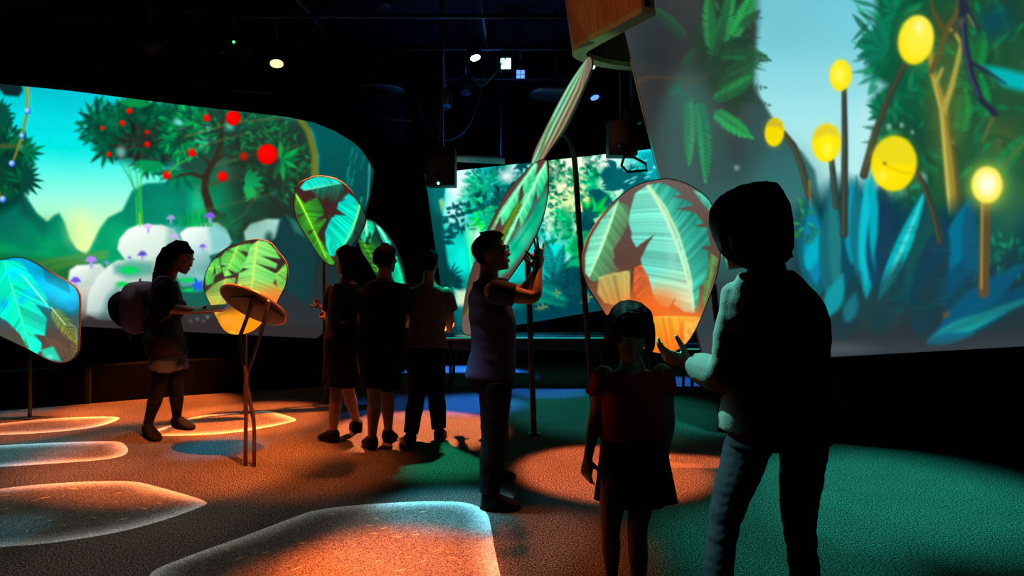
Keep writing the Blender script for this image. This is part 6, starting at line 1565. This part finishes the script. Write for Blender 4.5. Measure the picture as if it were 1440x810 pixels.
# ---- the girl in the red top walking towards the viewer
def girl():
    D = 2.9
    s = Figure('girl with a bob in a red top and dark skirt walking forward', ground(878, 850), None, .76, 1.0)
    s.hk = 1.17; s.nk = .85
    s.profile = [(-.12, .14, .10, -.01), (0, .165, .115, -.012), (.14, .17, .118, -.01), (.34, .158, .108, .006), (.5, .155, .105, .006), (.68, .162, .108, .006), (.82, .165, .096, 0), (.92, .12, .078, -.008), (1, .062, .06, -.008)]
    s.head = at(886, 468, D); s.face = (.02, -1, -.38); s.up = (.04, -.3, 1)
    s.neck = at(889, 516, D + .01); s.chest = at(889, 578, D + .01); s.pelvis = at(893, 645, D)
    s.sr, s.sl = at(849, 527, D + .01), at(931, 524, D + .02)
    s.er, s.wr = at(837, 590, D + .05), at(827, 643, D - .03)
    s.el, s.wl = at(940, 590, D + .05), at(934, 646, D - .02)
    s.hr, s.hl = at(872, 640, D), at(914, 640, D)
    s.set_feet('r', (861, 832), (858, 856)); s.set_feet('l', (899, 858), (900, 890))
    s.kr, s.kl = at(858, 728, D - .08), at(896, 738, D - .10)
    s.body(.0055, {'r': dict(dr=(-.12, -.05, -1), pn=(.7, .6, 0), curls=(.3, .4, .45, .5), thumb=.4), 'l': dict(dr=(-.1, -.12, -1), pn=(-.8, .5, 0), curls=(.35, .45, .5, .55), thumb=.4)})
    s.face_parts()
    s.shirt('top', 'red_top', .006, .22, .965, .24, .010, .0035, .012, .016, 4)
    s.skirt('skirt', 'skirt', .006, .36, at(895, 702, D - .01), .170, .135, 9, .012)
    for q in 'lr': s.shoe(q)
    bm = bmesh.new(); r, f, u = s.head_frame(); k = s.k * s.hk
    R = []
    for z, w, yf, yb in ((1.11, .03, .03, -.05), (1.05, .07, .075, -.10), (.93, .098, .100, -.122), (.75, .108, .106, -.13), (.66, .110, .103, -.13)):
        R.append(ell(s.hp(0, (yf + yb) / 2, z), r * w * k, f * (yf - yb) / 2 * k, 32, .95))
    bm_loft(bm, R)
    R = []
    for z, w, yf, yb in ((.72, .106, .00, -.13), (.5, .110, -.02, -.128), (.3, .110, -.03, -.12), (.12, .106, -.035, -.105), (.05, .10, -.04, -.10)):
        R.append(ell(s.hp(0, (yf + yb) / 2, z), r * w * k, f * (yf - yb) / 2 * k, 32, .9))
    bm_loft(bm, R)
    for sg in (-1, 1):
        for j in range(5):
            y = .045 - .022 * j
            bm_tube(bm, [s.hp(sg * .082, y + .01, .8), s.hp(sg * .094, y, .5), s.hp(sg * .100, y - .005, .25), s.hp(sg * (.098 - .003 * j), y - .01, .06 + .05 * max(0, 1 - j))], [.02 * k, .021 * k, .018 * k, .006 * k], 10, True)
    for i in range(13):
        x = -.066 + .011 * i; bm_tube(bm, [s.hp(x * .8, .07, .95), s.hp(x, .103 - .5 * x * x / .066, .82), s.hp(x * 1.02, .106 - .7 * x * x / .066, .70), s.hp(x * 1.03, .103 - .8 * x * x / .066, .635)], [.012 * k, .014 * k, .012 * k, .004 * k], 8, True)
    s.part('hair', remesh(bm, .005, 2, .002, 7, (80, 80, 10)), 'hair')
girl()

# ---- the woman with backpack and tablet
def woman_pack():
    D = 5.75
    s = Figure('woman with a backpack looking down at a flat tablet held forward', ground(240, 612), None, .98, 1.0)
    s.hk = 1.0; s.nk = .9
    s.head = at(255, 363, D); s.face = (1, -.05, -.40); s.up = (.3, 0, 1)
    s.neck = at(236, 392, D); s.chest = at(230, 442, D); s.pelvis = at(236, 492, D)
    s.sr, s.sl = at(231, 402, D - .17), at(236, 400, D + .17)
    s.er, s.wr = at(238, 434, D - .20), at(281, 438, D - .10)
    s.el, s.wl = at(244, 434, D + .18), at(286, 438, D + .08)
    s.hr, s.hl = at(232, 490, D - .08), at(242, 490, D + .08)
    s.set_feet('r', (206, 611), (222, 621)); s.set_feet('l', (246, 600), (271, 605))
    s.kr, s.kl = at(222, 549, 5.72), at(248, 549, 5.86)
    s.body(.008, {'r': dict(dr=(1, .1, .02), pn=(0, .3, 1), curls=(.3, .35, .4, .45), thumb=.1), 'l': dict(dr=(1, -.2, .02), pn=(0, -.3, 1), curls=(.3, .35, .4, .45), thumb=.1)})
    s.face_parts()
    s.shirt('shirt', 'black_cloth', .009, -.06, .97, .50, .022, .006, .03, .03, 8)
    s.trousers('shorts', 'denim', .009, .3, .26, .022, .004, .02, 3)
    s.trousers('leggings', 'black_cloth', .009, .1, .93, .004, .001, 0, 3)
    for q in 'lr': s.shoe(q, 'sandal', 'sandal', .008)
    bm = bmesh.new(); s.hair_cap(bm, .018, .40, .80, .1)
    for i in range(6):
        y = -.03 * (i % 3); x = -.05 + .02 * i
        bm_tube(bm, [s.hp(x, -.05, .9), s.hp(x, -.105, .55), s.hp(x * 1.1, -.12, .2), at(226 - i, 391, D + x), at(219 - i, 410 + i, D + x)], [.05, .055, .05, .04, .012], 10, True)
    for sg in (-1, 1): bm_tube(bm, [s.hp(sg * .045, .0, .92), s.hp(sg * .070, .0, .6), s.hp(sg * .072, -.04, .3), s.hp(sg * .065, -.07, 0)], [.024, .024, .03, .03], 10, True)
    s.part('hair', remesh(bm, .008, 3, .003, 3, (60, 60, 12)), 'hair')
woman_pack()
def backpack():
    D = 5.75; b = at(196, 465, D)
    root = thing('backpack', 'mauve backpack worn on the back of the woman with the tablet', 'backpack', b)
    def slab(px0, py0, px1, py1, px2, py2, px3, py3, w):
        q = [at(px0, py0, D), at(px1, py1, D), at(px2, py2, D), at(px3, py3, D)]
        bm = bmesh.new(); R = []
        for y, k in ((-w, .86), (-w * .8, .97), (0, 1), (w * .8, .97), (w, .86)):
            c = sum(q, V()) / 4; P = catmull([c + (p - c) * k + V((0, y, 0)) for p in q], 5, True); R.append(P)
        return bm_loft(bm, R)
    bm = slab(183, 404, 209, 401, 210, 464, 182, 458, .15); obj('main_bag', shift(bm, b), 'backpack', root)
    obj('front_pocket', shift(slab(164, 418, 186, 410, 186, 458, 166, 446, .13), b), 'black_cloth', root)
    for dy in (-.13, .13):
        obj('shoulder_strap', shift(tube(catmull([at(214, 404, D + dy), at(224, 391, D + dy), at(240, 393, D + dy), at(250, 412, D + dy * 1.15), at(247, 435, D + dy * 1.3), at(226, 452, D + dy * 1.25)], 5), .014, 8), b), 'backpack', root)
    obj('strap_tail', shift(tube([at(182, 459, D - .1), at(184, 470, D - .12), at(182, 478, D - .12)], .008, 6), b), 'backpack', root)
    obj('handle', shift(tube(catmull([at(196, 399, D - .04), at(197, 393, D - .03), at(197, 393, D + .03), at(196, 399, D + .04)], 5), .008, 6), b), 'backpack', root)
backpack()
c = at(298, 434, 5.60)
root = thing('tablet', 'thin dark tablet held out flat by the woman with the backpack', 'tablet', c)
rt = Matrix.Rotation(-.06, 3, 'Y') @ Matrix.Rotation(.22, 3, 'X')
obj('tablet_body', box((0, 0, 0), (.27, .20, .012), rt, .004), 'paper', root); obj('tablet_glass', box(rt @ V((0, 0, .0065)), (.25, .18, .002), rt, .0005), 'dark_steel', root)

# ---- three visitors with their backs turned
def visitor_phone():
    D = 5.62
    s = Figure('first of three dark visitors, in a dress, holding a phone before her', ground(475, 618), None, .95, .95)
    s.hk = 1.0; s.nk = .9
    s.head = at(486, 366, D); s.face = (-.75, .62, -.12); s.up = (0, 0, 1)
    s.neck = at(487, 396, D); s.chest = at(482, 448, D); s.pelvis = at(480, 500, D)
    s.sl, s.sr = at(470, 408, D + .10), at(496, 405, D - .11)
    s.el, s.wl = at(463, 446, D + .18), at(455, 434, D + .34)
    s.er, s.wr = at(486, 450, D - .14), at(462, 448, D + .14)
    s.hl, s.hr = at(474, 498, D + .06), at(486, 498, D - .06)
    s.set_feet('l', (462, 616), (452, 612)); s.set_feet('r', (502, 608), (500, 600))
    s.set_feet('l', (471, 622), (452, 617))
    s.kl, s.kr = at(473, 556, 5.58), at(490, 552, 5.74)
    s.body(.008, {'l': dict(dr=(-.8, .5, .3), pn=(.3, .2, .9), curls=(.5, .55, .6, .6), thumb=.3), 'r': dict(dr=(-.7, .7, 0), pn=(0, .3, 1), curls=(.7, .7, .7, .7))})
    s.face_parts()
    s.shirt('dress', 'black_cloth', .009, .2, .97, .42, .016, .004, .02, .02, 2)
    s.skirt('dress_skirt', 'black_cloth', .009, .4, at(481, 540, D), .19, .15, 7, .01)
    for q in 'lr': s.shoe(q, 'shoe', 'shoe', .018, .02)
    bm = bmesh.new(); s.hair_cap(bm, .018, .36, .8, .0)
    for i in range(6): bm_tube(bm, [s.hp(-.06 + .024 * i, -.05, .8), s.hp(-.07 + .028 * i, -.09, .4), s.hp(-.07 + .028 * i, -.085, .0), s.hp(-.065 + .026 * i, -.075, -.25)], [.045, .045, .04, .012], 10, True)
    s.part('hair', remesh(bm, .008, 3, .003, 3, (60, 60, 12)), 'hair')
    c = at(446, 432, s.wl.y + .04)
    r_ = thing('phone', 'phone held out flat by the first of the three dark visitors', 'phone', c)
    q = Matrix.Rotation(.25, 3, 'Y')
    obj('phone_body', box((0, 0, 0), (.13, .07, .009), q, .003), 'gloss_black', r_); obj('phone_screen', box((0, 0, .005), (.12, .062, .001), q, 0), 'gear_grey', r_)
visitor_phone()
def visitor_middle():
    D = 5.36
    s = Figure('middle of the three dark visitors, broad loose black top and shorts', ground(535, 622), None, .98, 1.08)
    s.hk = .98; s.nk = 1.0
    s.head = at(543, 364, D); s.face = (.25, .95, .02); s.up = (0, 0, 1)
    s.neck = at(541, 393, D); s.chest = at(537, 447, D); s.pelvis = at(535, 500, D)
    s.sl, s.sr = at(514, 411, D + .05), at(562, 408, D - .04)
    s.el, s.wl = at(509, 447, D + .04), at(513, 470, D + .12)
    s.er, s.wr = at(567, 445, D + .04), at(563, 470, D + .12)
    s.hl, s.hr = at(526, 498, D), at(545, 498, D)
    s.set_feet('l', (521, 634), (521, 626)); s.set_feet('r', (544, 622), (553, 617))
    s.set_feet('l', (524, 633), (517, 624))
    s.kl, s.kr = at(527, 562, 5.32), at(545, 556, 5.45)
    s.body(.008, {'l': dict(dr=(.1, .4, -1), pn=(1, .2, 0), curls=(.4, .4, .5, .5)), 'r': dict(dr=(-.1, .4, -1), pn=(-1, .2, 0), curls=(.4, .4, .5, .5))})
    s.face_parts()
    s.shirt('loose_top', 'black_cloth', .009, .12, .97, .45, .022, .006, .03, .03, 12)
    s.trousers('shorts', 'black_cloth', .009, .32, .40, .024, .005, .03, 3)
    for q in 'lr': s.shoe(q, 'shoe', 'shoe', .016, .015)
    bm = bmesh.new(); s.hair_cap(bm, .016, .40, .8, .1)
    s.part('hair', remesh(bm, .008, 3, .003, 3, (60, 60, 12)), 'hair')
visitor_middle()
def visitor_bun():
    D = 5.64
    s = Figure('last of the three dark visitors, gathered-up hair, grey shirt and long trousers', ground(598, 617), None, .97, .97)
    s.hk = .98; s.nk = .85
    s.head = at(603, 369, D); s.face = (.1, 1, 0); s.up = (0, 0, 1)
    s.neck = at(603, 398, D); s.chest = at(601, 450, D); s.pelvis = at(599, 505, D)
    s.sl, s.sr = at(579, 412, D), at(627, 412, D)
    s.el, s.wl = at(573, 444, D + .07), at(570, 458, D + .28)
    s.er, s.wr = at(632, 446, D + .06), at(632, 464, D + .25)
    s.hl, s.hr = at(590, 500, D), at(609, 500, D)
    s.set_feet('l', (578, 626), (576, 619)); s.set_feet('r', (617, 620), (620, 611))
    s.kl, s.kr = at(585, 562, D - .03), at(614, 560, D)
    s.body(.008, {'l': dict(dr=(.2, 1, 0), pn=(.5, 0, 1), curls=(.5, .5, .5, .5)), 'r': dict(dr=(-.2, 1, -.2), pn=(-.5, 0, 1), curls=(.5, .5, .5, .5))})
    s.face_parts()
    s.shirt('shirt', 'grey_shirt', .009, .16, .97, .34, .016, .004, .01, .02, 4)
    s.trousers('trousers', 'black_cloth', .009, .32, .97, .014, .004, .014, 3)
    for q in 'lr': s.shoe(q, 'shoe', 'shoe', .012)
    bm = bmesh.new(); s.hair_cap(bm, .014, .40, .8, .18)
    bm_ball(bm, s.hp(0, -.105, .62), .045, .04, .045, 16)
    s.part('hair', remesh(bm, .008, 3, .003, 3, (60, 60, 12)), 'hair')
visitor_bun()
